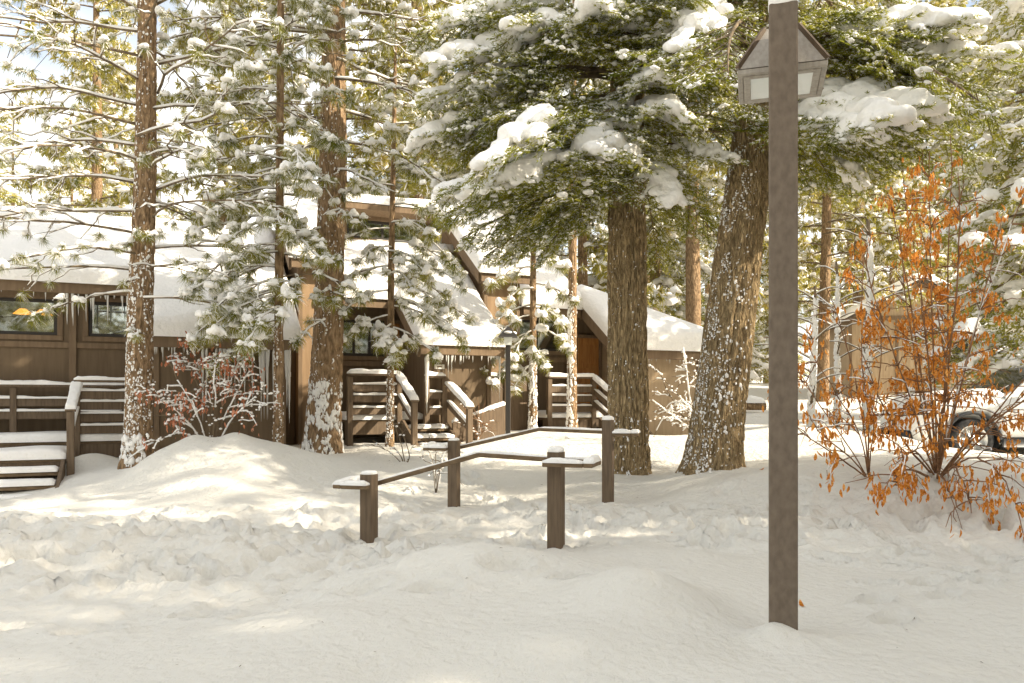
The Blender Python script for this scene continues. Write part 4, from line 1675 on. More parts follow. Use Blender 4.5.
# thick upright fir
b5 = at(629, 486, 10.4)
big_fir('fir_tree', 'thick upright fir with furrowed bark and heavy snow pillows, behind the farther hand rail', b5,
        [(0, 0, -0.3), (0, 0, 0), (-0.02, 0, 2), (-0.03, 0.02, 4.3), (0, 0.05, 8), (0, 0, 15)], [.28, .275, .262, .245, .17, .02],
        [(432, 196, 9.2, .7, 1.25, 1), (478, 186, 8.8, .6, 1.35, 1), (512, 176, 8.7, .6, 1.3, 1), (590, 150, 8.6, .5, 1.25, 1), (560, 160, 8.9, .5, 1.1, 1), (675, 108, 8.6, .5, 1.2, 1),
         (735, 158, 9.2, .5, .75, 1), (430, 60, 9.2, .6, 1.2, 1), (418, 100, 9.5, .6, 1.2, 1), (412, 140, 9.7, .6, 1.1, 1), (645, 78, 8.8, .4, 1.1, 1), (520, 100, 9.0, .5, 1.2, 0), (480, 120, 9.2, .6, 1.2, 0),
         (450, 240, 10.0, .9, 1.3, 0), (500, 255, 10.2, 1.0, 1.2, 0), (560, 235, 10.4, .8, 1.0, 0), (470, 262, 10.6, 1.0, 1.2, 0), (435, 215, 9.8, .8, 1.2, 0), (540, 205, 9.4, .7, 1.1, 0),
         (690, 210, 10.6, .7, 1.0, 0), (660, 180, 9.6, .7, 1.0, 1), (610, 110, 9.0, .5, 1.0, 0), (700, 30, 9.0, .3, 1.2, 1), (560, 40, 9.0, .4, 1.2, 0), (500, 30, 9.0, .4, 1.3, 1), (470, 70, 9.0, .5, 1.2, 0),
         (590, 10, 8.8, .3, 1.2, 1), (650, 5, 8.8, .3, 1.1, 0), (740, 60, 9.2, .4, 1.1, 1), (540, 130, 9.0, .5, 1.2, 0), (625, 130, 9.0, .4, 1.0, 0), (700, 75, 9.0, .4, 1.1, 0), (760, 20, 9.2, .4, 1.0, 0),
         (455, 15, 9.2, .5, 1.2, 1), (410, 30, 9.4, .5, 1.2, 0), (440, 130, 9.6, .7, 1.2, 0), (590, 200, 9.6, .7, .9, 0), (650, 225, 10.9, .8, 1.0, 0), (720, 235, 11.4, .8, 1.0, 0)],
        36, (4.4, 7.4), (1.3, 2.2), 5, 15.0, [(700, 0, 4.2, 3.9, 1.0, 1, .004, .014, 1.6), (240, 0, .9, 4.4, 1.6, 2, .008, .022, 1.6)])
# leaning fir
b6 = at(711, 476, 9.8)
top6 = at(756, 120, 9.9) - b6
big_fir('fir_tree', 'thick leaning fir with wind-blown snow plastered on the left side of its trunk', b6,
        [(-.04, 0, -0.3), (0, 0, 0), (top6[0] * .5, 0.05, top6[2] * .52), (top6[0], 0.1, top6[2]), (top6[0] + .05, .1, 6.5), (top6[0] + .1, 0.1, 14)], [.34, .335, .30, .255, .20, .02],
        [(868, 118, 8.3, .5, 1.35, 1), (905, 108, 8.5, .5, 1.35, 1), (845, 130, 8.5, .5, 1.2, 1), (935, 105, 8.9, .5, 1.2, 1), (975, 22, 8.4, .3, 1.3, 1), (1010, 50, 8.4, .4, 1.3, 1), (940, 40, 9.0, .4, 1.3, 0),
         (900, 60, 9.2, .4, 1.2, 0), (850, 40, 9.0, .3, 1.1, 0), (870, 20, 9.2, .3, 1.2, 0), (950, 165, 9.8, .8, 1.2, 0), (905, 180, 10.0, .9, 1.1, 0), (850, 180, 10.2, .9, 1.0, 0), (980, 120, 9.5, .6, 1.2, 0), (830, 160, 9.6, .8, 1.0, 1),
         (930, 140, 9.8, .7, 1.1, 0), (880, 150, 9.6, .7, 1.0, 0), (960, 80, 9.2, .5, 1.2, 0), (920, 10, 8.8, .3, 1.2, 0), (1000, 95, 9.2, .5, 1.3, 0), (990, 160, 9.6, .8, 1.3, 0), (820, 200, 10.6, 1.0, .9, 0), (870, 205, 10.8, 1.0, 1.0, 0)],
        26, (5.2, 7.6), (1.4, 2.4), 6, 14.0, [(3400, 0, 4.6, 3.75, .48, 3, .004, .015, 1.15), (500, 0, 2.5, 4.5, .6, 4, .005, .02, 1.4)])


def pine(name, label, base, pts, rads, branches, seed, tuft_scale=1.0, fleck=None, droop=0.3, snow_prob=0.8, group=None, top=None, extra=0, zr=(3, 7), Lr=(1, 2.4), bark=None, br=0.024, tp=0.85):
    """branches: (height, azimuth deg, length, start slope)"""
    r = rng(seed)
    base = np.asarray(base, float)
    root = thing(name, label, 'tree', base, 0, group)
    tm = MB()
    rmax = max(rads)
    trunk_mesh(tm, pts, rads, 64 if rmax > .12 else 20, 0.03, 0.020 * min(1, rmax / .15), 24.0, 5.0, seed)
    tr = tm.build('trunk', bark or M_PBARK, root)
    if fleck:
        fm = MB()
        for fk in fleck:
            flecks(fm, pts, rads, *fk)
        tag(fm.build('plastered_snow', M_SNOW, tr), kind='stuff')
    pts = np.asarray(pts, float)
    cxy = lambda z: np.array([np.interp(z, pts[:, 2], pts[:, 0]), np.interp(z, pts[:, 2], pts[:, 1]), z])
    wood, snow, tl = MB(), MB(), []
    branches = list(branches)
    for k in range(extra):
        z = zr[0] + (zr[1] - zr[0]) * (k + r.random()) / extra
        branches.append((z, r.uniform(0, 360), r.uniform(*Lr), r.uniform(-5, 22)))

    def sleeve(P, rad):
        n = len(P)
        i = 0
        while i < n - 2:
            m = int(r.integers(3, 7))
            if r.random() < snow_prob:
                q = P[i:i + m + 1].copy()
                if len(q) >= 3:
                    rr = rad[i:i + m + 1] * 0.9 + 0.006 * (1 + .5 * r.random(len(q)))
                    q[:, 2] += rr * 0.75
                    rr[0] *= .4
                    rr[-1] *= .4
                    snow.tube(q, rr, 6)
            i += m

    for (z, azd, L, sl) in branches:
        az = R(azd)
        n = 14
        s = np.linspace(0, 1, n)
        hx = L * s
        wob = 0.07 * L * fbm(np.stack([s * 3, np.full(n, z * 7.1), np.full(n, azd)], 1), seed, 2)
        wz = 0.05 * L * fbm(np.stack([s * 3.5, np.full(n, z * 3.1), np.full(n, azd + 9)], 1), seed + 3, 2)
        P = np.stack([hx * math.cos(az) - wob * math.sin(az), hx * math.sin(az) + wob * math.cos(az), math.tan(R(sl)) * hx - droop * L * s ** 2 + wz * s], 1) + cxy(z)
        rad = np.linspace(br * (.6 + .3 * L / 2), 0.006, n)
        wood.tube(P, rad, 6)
        sleeve(P, rad)
        tl.append((P[-1], P[-1] - P[-2], 1.0))
        nt_ = int(3 + L * 3.2)
        for k in range(nt_):
            t = 0.22 + 0.75 * (k + r.random()) / nt_
            i = int(t * (n - 1))
            d = P[min(i + 1, n - 1)] - P[max(i - 1, 0)]
            d /= np.linalg.norm(d)
            a = R(r.uniform(30, 65)) * (1 if k % 2 else -1)
            e = np.array([d[0] * math.cos(a) - d[1] * math.sin(a), d[0] * math.sin(a) + d[1] * math.cos(a), d[2] * .6 + r.uniform(-.25, .3)])
            l2 = L * r.uniform(.16, .36) * (1.15 - .6 * t)
            u = np.linspace(0, 1, 6)
            Q = P[i] + np.outer(u, e) * l2
            Q[:, 2] -= .25 * l2 * u ** 2
            Q += 0.05 * l2 * r.normal(0, 1, Q.shape) * u[:, None]
            wood.tube(Q, np.linspace(.010, .004, 6), 4, False)
            sleeve(Q, np.linspace(.010, .004, 6))
            if r.random() < tp:
                tl.append((Q[-1], Q[-1] - Q[-2], 1.0))
            if r.random() < .55:
                w = int(r.integers(2, 5))
                dd = (Q[w] - Q[w - 1]) + r.normal(0, .25, 3) * l2 * .2
                # side shoot
                Q2 = Q[w] + np.outer(np.linspace(0, 1, 4), dd / np.linalg.norm(dd)) * l2 * .5
                wood.tube(Q2, np.linspace(.006, .003, 4), 3, False)
                if r.random() < tp:
                    tl.append((Q2[-1], dd, .85))
    nee = MB()
    groups, rime = {}, {}
    for (p, d, sc) in tl:
        v = int(r.integers(len(TUFTS)))
        M = frame_x(d + np.array([0, 0, -.15 * np.linalg.norm(d)]), r.uniform(-.6, .6)) * sc * tuft_scale * r.uniform(.75, 1.2)
        groups.setdefault(v, ([], []))
        groups[v][0].append(M)
        groups[v][1].append(p)
        rime.setdefault(v % 3, ([], []))
        rime[v % 3][0].append(M)
        rime[v % 3][1].append(p + np.array([0, 0, .008]))
        if r.random() < snow_prob:
            sv, sf = TSNOW[int(r.integers(len(TSNOW)))]
            hd = math.atan2(d[1], d[0])
            k = sc * tuft_scale * r.uniform(.4, 1.25)
            snow.add(sv @ (rotz(hd) * k * np.array([1, 1, r.uniform(.8, 1.2)])).T + p, sf)
    for v, (Ms, Ts) in groups.items():
        nee.add(*inst(*TUFTS[v], np.array(Ms), np.array(Ts)))
    for v, (Ms, Ts) in rime.items():
        snow.add(*inst(*RIME[v], np.array(Ms), np.array(Ts)))
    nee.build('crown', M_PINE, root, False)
    wood.build('branches', M_TWIG, root)
    tag(snow.build('branch_snow', M_SNOW, root), kind='stuff')
    return root


# long-branched pine at the left
b1 = at(138, 466, 11.0)
br1 = [(6.6, 195, 3.4, 14), (6.3, 230, 3.0, 10), (6.0, 172, 3.6, 16), (5.6, 205, 3.2, 8), (5.3, 250, 2.4, 8), (5.0, 185, 3.4, 10), (4.7, 215, 3.0, 4), (4.4, 165, 3.0, 12), (4.2, 240, 2.4, 2),
       (3.9, 190, 3.2, 8), (3.5, 200, 2.8, 2), (3.2, 178, 3.4, 14), (2.7, 186, 2.8, 6), (2.9, 225, 1.8, 4), (2.4, 200, 1.3, -4),
       (6.4, -20, 2.6, 20), (6.0, -55, 2.4, 16), (5.6, 10, 2.8, 22), (5.2, -35, 2.6, 18), (4.9, 25, 2.4, 16), (4.5, -15, 2.8, 18), (4.1, -50, 2.2, 10), (3.8, 5, 2.6, 16), (3.4, -25, 2.4, 12),
       (3.0, 15, 2.2, 12), (2.7, -40, 1.8, 6), (2.3, -10, 1.6, 2), (6.9, 120, 2.4, 10), (5.8, 90, 2.0, 10), (4.8, 110, 2.2, 10), (3.7, 80, 2.0, 8), (6.8, 265, 2.4, 8), (6.9, 215, 3.2, 10), (6.7, -75, 2.2, 10),
       (3.2, -60, .7, 0), (3.05, 250, .5, 0), (2.6, 270, .5, -5), (1.9, -70, .4, -10)]
pine('pine_tree', 'snow flecked pine with long bare branches on both sides, before the wide windows', b1,
     [(0, 0, -0.3), (0, 0, 0), (.03, 0, 2), (.10, .0, 4), (.14, 0, 7), (.1, 0, 15)], [.19, .185, .17, .145, .11, .02],
     br1, 31, 0.75, [(2200, 0, 3.0, -1.7, 1.0, 7, .004, .016, 1.2), (600, 2.5, 6.6, -1.9, .9, 8, .004, .018), (130, 0.0, .4, -1.6, .9, 9, .015, .055)], 0.22, 0.72, extra=26, zr=(6.8, 14), Lr=(1.2, 2.8), tp=.5, br=.019)
# slim young pine
b2 = at(278, 459, 11.2)
pine('pine_tree', 'slim straight pine laden with snow lumps, next right of the leafy bush at the shed', b2,
     [(0, 0, -0.3), (0, 0, 0), (.02, 0, 3), (.04, 0, 7), (.05, 0, 9)], [.075, .072, .062, .045, .015],
     [*[(1.9 + 2.6 * ((k * .618) % 1), 150 + (k * 137) % 190, .8 + .5 * ((k * .37) % 1), -12 + 14 * ((k * .71) % 1)) for k in range(11)], (1.75, 200, .9, -8), (1.95, 250, .7, -5), (2.1, 190, 1.1, -2), (2.3, 230, 1.0, -4), (2.4, 160, 1.1, 0), (2.5, -60, .8, 0), (2.7, 210, 1.2, 2), (2.9, 175, 1.2, 5), (3.0, 250, .9, 2), (3.1, -30, 1.0, 4),
      (3.4, 200, 1.2, 6), (3.6, 230, 1.0, 5), (3.8, 170, 1.2, 6), (3.9, -50, .9, 6), (4.2, 215, 1.2, 8), (4.5, 190, 1.1, 8), (4.6, -20, 1.0, 8), (4.9, 240, 1.0, 8), (5.2, 180, 1.1, 8), (5.5, -40, 1.0, 8), (5.8, 210, 1.1, 10), (6.1, 160, 1.0, 10), (6.4, -10, 1.0, 10)],
     32, 0.95, [(500, 0, 2.2, -1.8, .8, 11, .005, .018, 1.3)], 0.42, 0.95, extra=20, zr=(2.0, 8.5), Lr=(.6, 1.1), br=.014)
# older pine
b3 = at(322, 458, 12.5)
pine('pine_tree', 'stout pine crusted with snow at its foot, between icicle shed and small deck', b3,
     [(-.03, 0, -0.3), (0, 0, 0), (.1, 0, 2), (.17, 0, 5), (.2, 0, 8), (.25, 0, 17)], [.30, .29, .235, .20, .16, .03],
     [(6.9, 10, 2.2, 12), (6.5, -30, 2.2, 0), (6.2, 30, 2.4, 4), (5.9, -15, 2.2, -6), (5.5, 15, 2.0, -6), (5.3, 200, 2.2, 4), (5.0, -20, 2.0, -10), (5.8, 230, 2.0, 6), (6.6, 210, 2.4, 8), (7.2, 250, 2.2, 8), (6.1, 270, 1.8, 4), (4.8, 230, 1.6, 0), (4.5, -40, 1.5, -6), (4.2, 200, 1.5, -4), (3.9, -60, 1.1, -8), (7.3, -60, 2.2, 6), (7.4, 190, 2.4, 8), (5.6, -80, 1.4, 0), (3.6, 250, 1.0, -6), (2.7, -70, 1.0, -6), (2.2, 255, .9, -10)],
     33, 0.9, [(1500, 0, 1.2, -1.6, 1.0, 13, .006, .034, 1.4), (900, 1.0, 6, -1.8, .9, 14, .005, .016, 1.4)], 0.28, 0.8, extra=34, zr=(6.5, 15), Lr=(1.4, 2.8), tp=.6)
# thin pine by the steps
b4 = at(390, 450, 13.0)
pine('pine_tree', 'thin reddish pine stem with snowy drooping tufts, directly in front of the small deck railing', b4,
     [(0, 0, -0.3), (0, 0, 0), (.02, 0, 3), (.08, 0, 6), (.1, 0, 7.2)], [.068, .065, .055, .03, .012],
     [*[(2.0 + 2.0 * ((k * .618) % 1), -75 + (k * 137) % 110, .8 + .6 * ((k * .37) % 1), -12 + 12 * ((k * .71) % 1)) for k in range(5)], (2.0, -30, .9, -10), (2.2, 200, .8, -8), (2.35, -5, 1.2, -6), (2.5, -40, 1.1, -6), (2.6, 220, .9, -4), (2.75, 10, 1.3, -4), (2.9, -60, 1.0, -2), (3.0, 190, 1.0, 0), (3.1, -20, 1.3, 0), (3.3, 240, .8, 0), (3.4, 15, 1.2, 2), (3.6, 205, .9, 4), (3.7, -45, 1.0, 4), (4.0, 0, 1.0, 6), (4.3, 220, .9, 6), (4.6, -30, .9, 8), (1.85, -75, .7, -14), (2.05, 260, .6, -14)],
     34, 1.0, [(420, 0, 2.0, -1.8, .9, 15, .006, .020, 1.2)], 0.4, 0.97, extra=8, zr=(4.5, 7), Lr=(.5, .9), br=.014)
b7 = at(533, 432, 15.0)
pine('pine_tree', 'short young pine with rounded snow lumps hanging on its limbs, right of the path lamp', b7,
     [(0, 0, -0.3), (0, 0, 0), (0, 0, 3), (.02, 0, 5)], [.085, .08, .06, .015],
     [(1.3, 230, .6, -20), (1.5, 200, .8, -14), (1.6, -70, .6, -14), (1.8, 190, 1.0, -8), (1.9, 240, .9, -10), (2.0, -30, .8, -8), (2.2, 210, .9, -6), (2.4, 180, .9, -4), (2.4, -50, .8, -4), (2.7, 220, .8, 0), (2.8, 0, .8, 0), (3.1, 200, .8, 2), (3.3, -30, .7, 4), (3.6, 230, .7, 4), (3.9, -20, .6, 6)],
     35, 1.1, [(700, 0, 1.5, -1.7, .9, 16, .008, .030, 1.1)], 0.45, 1.0, extra=6, zr=(3.6, 4.9), Lr=(.3, .6), br=.016)
b8 = at(572, 429, 15.0)
pine('pine_tree', 'thin bare pine stem with one snowy side, standing before the third deck', b8,
     [(0, 0, -0.3), (0, 0, 0), (.01, 0, 3), (.03, 0, 7), (.05, 0, 9)], [.098, .095, .08, .05, .015],
     [(3.6, 190, .6, 0), (3.9, 20, .7, 4), (4.3, 220, .8, 6), (4.6, -20, .8, 6), (5.0, 200, .9, 8), (5.4, 10, .9, 8), (5.9, 240, .9, 8)],
     36, 0.9, [(900, 0, 2.4, 3.7, .6, 17, .008, .030, 1.1), (160, 0, 3, -1.6, .8, 18, .006, .02)], 0.3, 0.9, extra=14, zr=(5.5, 8.6), Lr=(.6, 1.2), br=.016)


# ------------------------------------------------------------------ woods behind
def far_fir(seed, H=17.0, nb=120, rb=0.22, zlow=2.2, wide=1.0, label='', group=None, far=M_FAR):
    r = rng(seed)
    root = thing('fir_tree', label, 'tree', (0, 0, 0), 0, group)
    tm = MB()
    lean = r.normal(0, .15, 2)
    pts = [(0, 0, -.6), (0, 0, 0), (lean[0], lean[1], H * .5), (lean[0], lean[1], H)]
    trunk_mesh(tm, pts, [rb * 1.05, rb, rb * .6, .02], 14, .25, .015, 6, 1.2, seed)
    tm.build('trunk', M_BARK, root)
    items = []
    for k in range(nb):
        f = ((k + r.random()) / nb) ** 1.15
        z = zlow + (H - .3 - zlow) * f
        az = k * 2.4 + r.normal(0, .4)
        sc = (0.22 + 1.55 * (1 - f) ** .8) * r.uniform(.75, 1.2) * wide
        pitch = R(r.uniform(-26, 0) + 22 * f)
        M = frame_x((math.cos(az) * math.cos(pitch), math.sin(az) * math.cos(pitch), math.sin(pitch)), r.uniform(-.3, .3)) * sc
        items.append((FARB[int(r.integers(3))], M, np.array([lean[0] * z / H, lean[1] * z / H, z])))
    nee, wood, snow = MB(), MB(), MB()
    put_boughs(items, nee, wood, snow)
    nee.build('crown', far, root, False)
    wood.build('branches', M_TWIG, root)
    tag(snow.build('crown_snow', M_SNOW, root), kind='stuff')
    return root


def far_pine(seed, H=18.0, nb=60, rb=0.24, zlow=4.0, label='', group=None):
    r = rng(seed)
    root = thing('pine_tree', label, 'tree', (0, 0, 0), 0, group)
    tm = MB()
    pts = [(0, 0, -.6), (0, 0, 0), (r.normal(0, .2), 0, H * .5), (0, 0, H)]
    trunk_mesh(tm, pts, [rb * 1.05, rb, rb * .65, .03], 14, .25, .015, 6, 1.4, seed)
    tm.build('trunk', M_PBARK, root)
    wood, nee, snow = MB(), MB(), MB()
    g, gs = {}, {}
    for k in range(nb):
        f = (k + r.random()) / nb
        z = zlow + (H - zlow) * f
        az = k * 2.4 + r.normal(0, .5)
        L = (1.0 + 2.4 * (1 - f) ** .7) * r.uniform(.7, 1.15)
        n = 7
        s = np.linspace(0, 1, n)
        P = np.stack([L * s * math.cos(az), L * s * math.sin(az), z + L * (.15 * s - .3 * s ** 2)], 1)
        wood.tube(P, np.linspace(.035, .01, n), 4, False)
        for j in range(int(10 + L * 6)):
            t = .3 + .7 * r.random() ** .8
            p = np.array([np.interp(t, s, P[:, q]) for q in range(3)]) + r.normal(0, .26, 3) * np.array([1, 1, .55])
            d = np.array([math.cos(az), math.sin(az), r.uniform(-.4, .3)]) + r.normal(0, .5, 3)
            v = int(r.integers(3))
            g.setdefault(v, ([], []))
            g[v][0].append(frame_x(d, r.uniform(-1, 1)) * r.uniform(.7, 1.2))
            g[v][1].append(p)
            if r.random() < .42:
                gs.setdefault(v, ([], []))
                gs[v][0].append(rotz(r.uniform(0, 6.3)) * r.uniform(1.0, 2.3))
                gs[v][1].append(p + np.array([0, 0, .03]))
    for v in g:
        nee.add(*inst(*FARTUFT[v], np.array(g[v][0]), np.array(g[v][1])))
        snow.add(*inst(*FARTS[v], np.array(gs[v][0]), np.array(gs[v][1])))
        snow.add(*inst(*FARRIME[v % 2], np.array(g[v][0]), np.array(g[v][1]) + np.array([0, 0, .02])))
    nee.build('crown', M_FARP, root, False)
    wood.build('branches', M_TWIG, root)
    tag(snow.build('crown_snow', M_SNOW, root), kind='stuff')
    return root


def woods():
    spots_r = []
    G = 'trees in the woods behind the cabins'
    LF = 'snow laden fir of the woods, far behind the cabins or added out of view'
    LP = 'yellow green snowy pine far back in the woods behind the cabins'
    # unseen trees added sunward, right of the frame, sized to shade the clearing
    for (x, y, k, s) in ((9.8, 6.5, 0, .52), (12.0, 8.2, 1, .46), (12.6, 5.2, 0, .58), (14.8, 6.8, 0, .60), (17.5, 5.4, 1, .6),
                         (10.0, 3.4, 1, .58), (11.0, 1.0, 0, .72), (13.2, 2.6, 1, .66), (9.4, -1.0, 0, .66), (12.0, -2.0, 1, .66), (15.6, 3.6, 0, .8), (14.6, .2, 0, .85), (17.6, 1.6, 1, .8),
                         (8.6, -3.6, 0, .66), (11.2, -4.6, 0, .78), (14.4, -3.0, 1, .74), (17.5, -1.5, 0, .9), (20.5, 3.0, 0, .95), (21, .3, 1, .9)):
        spots_r.append((x, y, k, s))
    # trees behind the viewer, mirrored in the window panes
    for (x, y, k, s) in ((-3, -9, 0, 1.0), (1.5, -12, 3, 1.0), (5, -8, 1, .9), (-7, -13, 4, 1.0), (8, -13, 0, 1.0), (0, -17, 1, 1.0)):
        spots_r.append((x, y, k, s))
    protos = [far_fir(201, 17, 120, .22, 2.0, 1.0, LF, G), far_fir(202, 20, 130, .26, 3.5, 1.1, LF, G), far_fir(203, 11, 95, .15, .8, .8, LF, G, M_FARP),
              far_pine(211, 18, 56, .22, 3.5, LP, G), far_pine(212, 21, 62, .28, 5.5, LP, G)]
    used = set()
    r = rng(77)
    spots = []
    # hand placed: (px, depth, kind, scale)
    for (px, d, k, s) in ((694, 26, 4, 1.0), (655, 30, 1, 1.0), (585, 27, 3, .95), (480, 26, 0, .9), (420, 24, 3, 1.0), (340, 25, 4, 1.0), (225, 26, 3, .95), (95, 31, 4, 1.0), (-60, 22, 0, 1.0),
                          (858, 31, 4, .9), (890, 38, 3, 1.0), (940, 40, 4, 1.0), (1020, 21, 0, .95), (1040, 15.5, 1, .8), (790, 36, 3, 1.0), (850, 44, 4, 1.0), (990, 37, 3, 1.0), (1100, 20, 0, .9), (1330, 17, 4, 1.0),
                          (730, 40, 2, 1.1), (767, 46, 0, 1.0), (710, 52, 3, 1.0)):
        spots.append(((px - 512) / F * d, d, k, s))
    tries = 0
    while len(spots) < 42 and tries < 6000:
        tries += 1
        d = r.uniform(26, 74)
        x = r.uniform(-.78, .95) * d
        px = 512 + F * x / d
        if 735 < px < 775 and d < 60:
            continue
        if 850 < px < 1010 and 24 < d < 36:
            continue
        if all(math.hypot(x - q[0], d - q[1]) > 2.6 for q in spots):
            spots.append((x, d, int(r.integers(5)), r.uniform(.8, 1.25)))
    spots += spots_r
    lab = {(1040, 15.5): 'dark snowy fir at the right edge above the parked car',
           (694, 26): 'bare lower pine trunk seen between the roof and the leaning fir'}
    hand = {}
    for q, (x, d, k, s) in enumerate(spots):
        o = protos[k] if k not in used else copy_tree(protos[k])
        used.add(k)
        o.location = (x, d, gz(x, d) - .1)
        o.rotation_euler = (0, 0, r.uniform(0, 6.28))
        o.scale = (s, s, s)
        px = 512 + F * x / d
        o['label'] = (LP if k >= 3 else LF)
        for (lx, ld), t in lab.items():
            if abs(px - lx) < 1.5 and abs(d - ld) < .2:
                o['label'] = t


woods()


# ------------------------------------------------------------------ snow-caked bare stems beyond the lamp post
def stem_tree(px, py, d, h, r0, label, seed):
    r = rng(seed)
    b = at(px, py, d)
    b[2] = gz(b[0], b[1])
    root = thing('bare_tree', label, 'tree', b)
    z = np.linspace(-.2, h, 14)
    P = np.stack([.06 * fbm(np.stack([z * .6, z * 0 + seed], 1), seed, 2), .05 * fbm(np.stack([z * .6, z * 0 + seed + 8], 1), seed, 2), z], 1)
    tm = MB()
    tm.tube(P, np.linspace(r0, r0 * .3, 14), 8)
    tr = tm.build('trunk', M_TWIG, root)
    sm = MB()
    q = P.copy()
    q[:, 0] -= r0 * .3
    q[:, 1] -= r0 * .5
    for i0 in range(1, 12, 3):
        if r.random() < .75:
            sm.tube(q[i0:i0 + 3], np.linspace(r0, r0 * .3, 14)[i0:i0 + 3] * np.array([.45, .8, .4]), 8)
    flecks(sm, P, np.linspace(r0, r0 * .3, 14), 700, 0, h * .9, -2.0, .9, seed, .012, .06)
    bm_ = MB()
    for k in range(16):
        zz = h * (.3 + .65 * r.random())
        p = np.array([np.interp(zz, z, P[:, 0]), np.interp(zz, z, P[:, 1]), zz])
        a = r.uniform(0, 6.28)
        L = r.uniform(.4, 1.2)
        u = np.linspace(0, 1, 5)
        Q = p + np.stack([L * u * math.cos(a), L * u * math.sin(a), L * (.7 * u - .4 * u * u)], 1)
        bm_.tube(Q, np.linspace(.02, .006, 5), 4, False)
        Q[:, 2] += .014
        sm.tube(Q, np.linspace(.018, .010, 5), 4)
    bm_.build('branches', M_TWIG, root)
    tag(sm.build('plastered_snow', M_SNOW, root), kind='stuff')


stem_tree(868, 415, 17.5, 4.6, .13, 'broadest snow-caked pale stem in front of the beige cabin', 61)
stem_tree(838, 412, 18.5, 3.8, .09, 'slender snow-caked stem between the lamp post and the broadest pale stem', 62)
stem_tree(815, 418, 16.5, 3.0, .08, 'shortest snow-caked stem close to the lamp post', 63)


# ------------------------------------------------------------------ shrubs
def leaf_template(seed):
    """a hanging dry leaf: folded along its rib and curled at the tip; hangs down -z from the origin"""
    s = np.linspace(0, 1, 5)
    w = 0.19 * np.sin(np.pi * np.clip(s * .93 + .04, 0, 1)) ** .8
    c = .18 * np.sin(s * 2.4 + seed)
    V = []
    for k in range(5):
        V += [[-w[k], c[k] + w[k] * .5, -s[k]], [0, c[k], -s[k]], [w[k], c[k] + w[k] * .45, -s[k]]]
    Q = []
    for k in range(4):
        for j in (0, 1):
            Q.append([k * 3 + j, k * 3 + j + 1, k * 3 + 4 + j, k * 3 + 3 + j])
    return np.array(V), [np.array(Q)]


LEAF = [leaf_template(s) for s in range(3)]


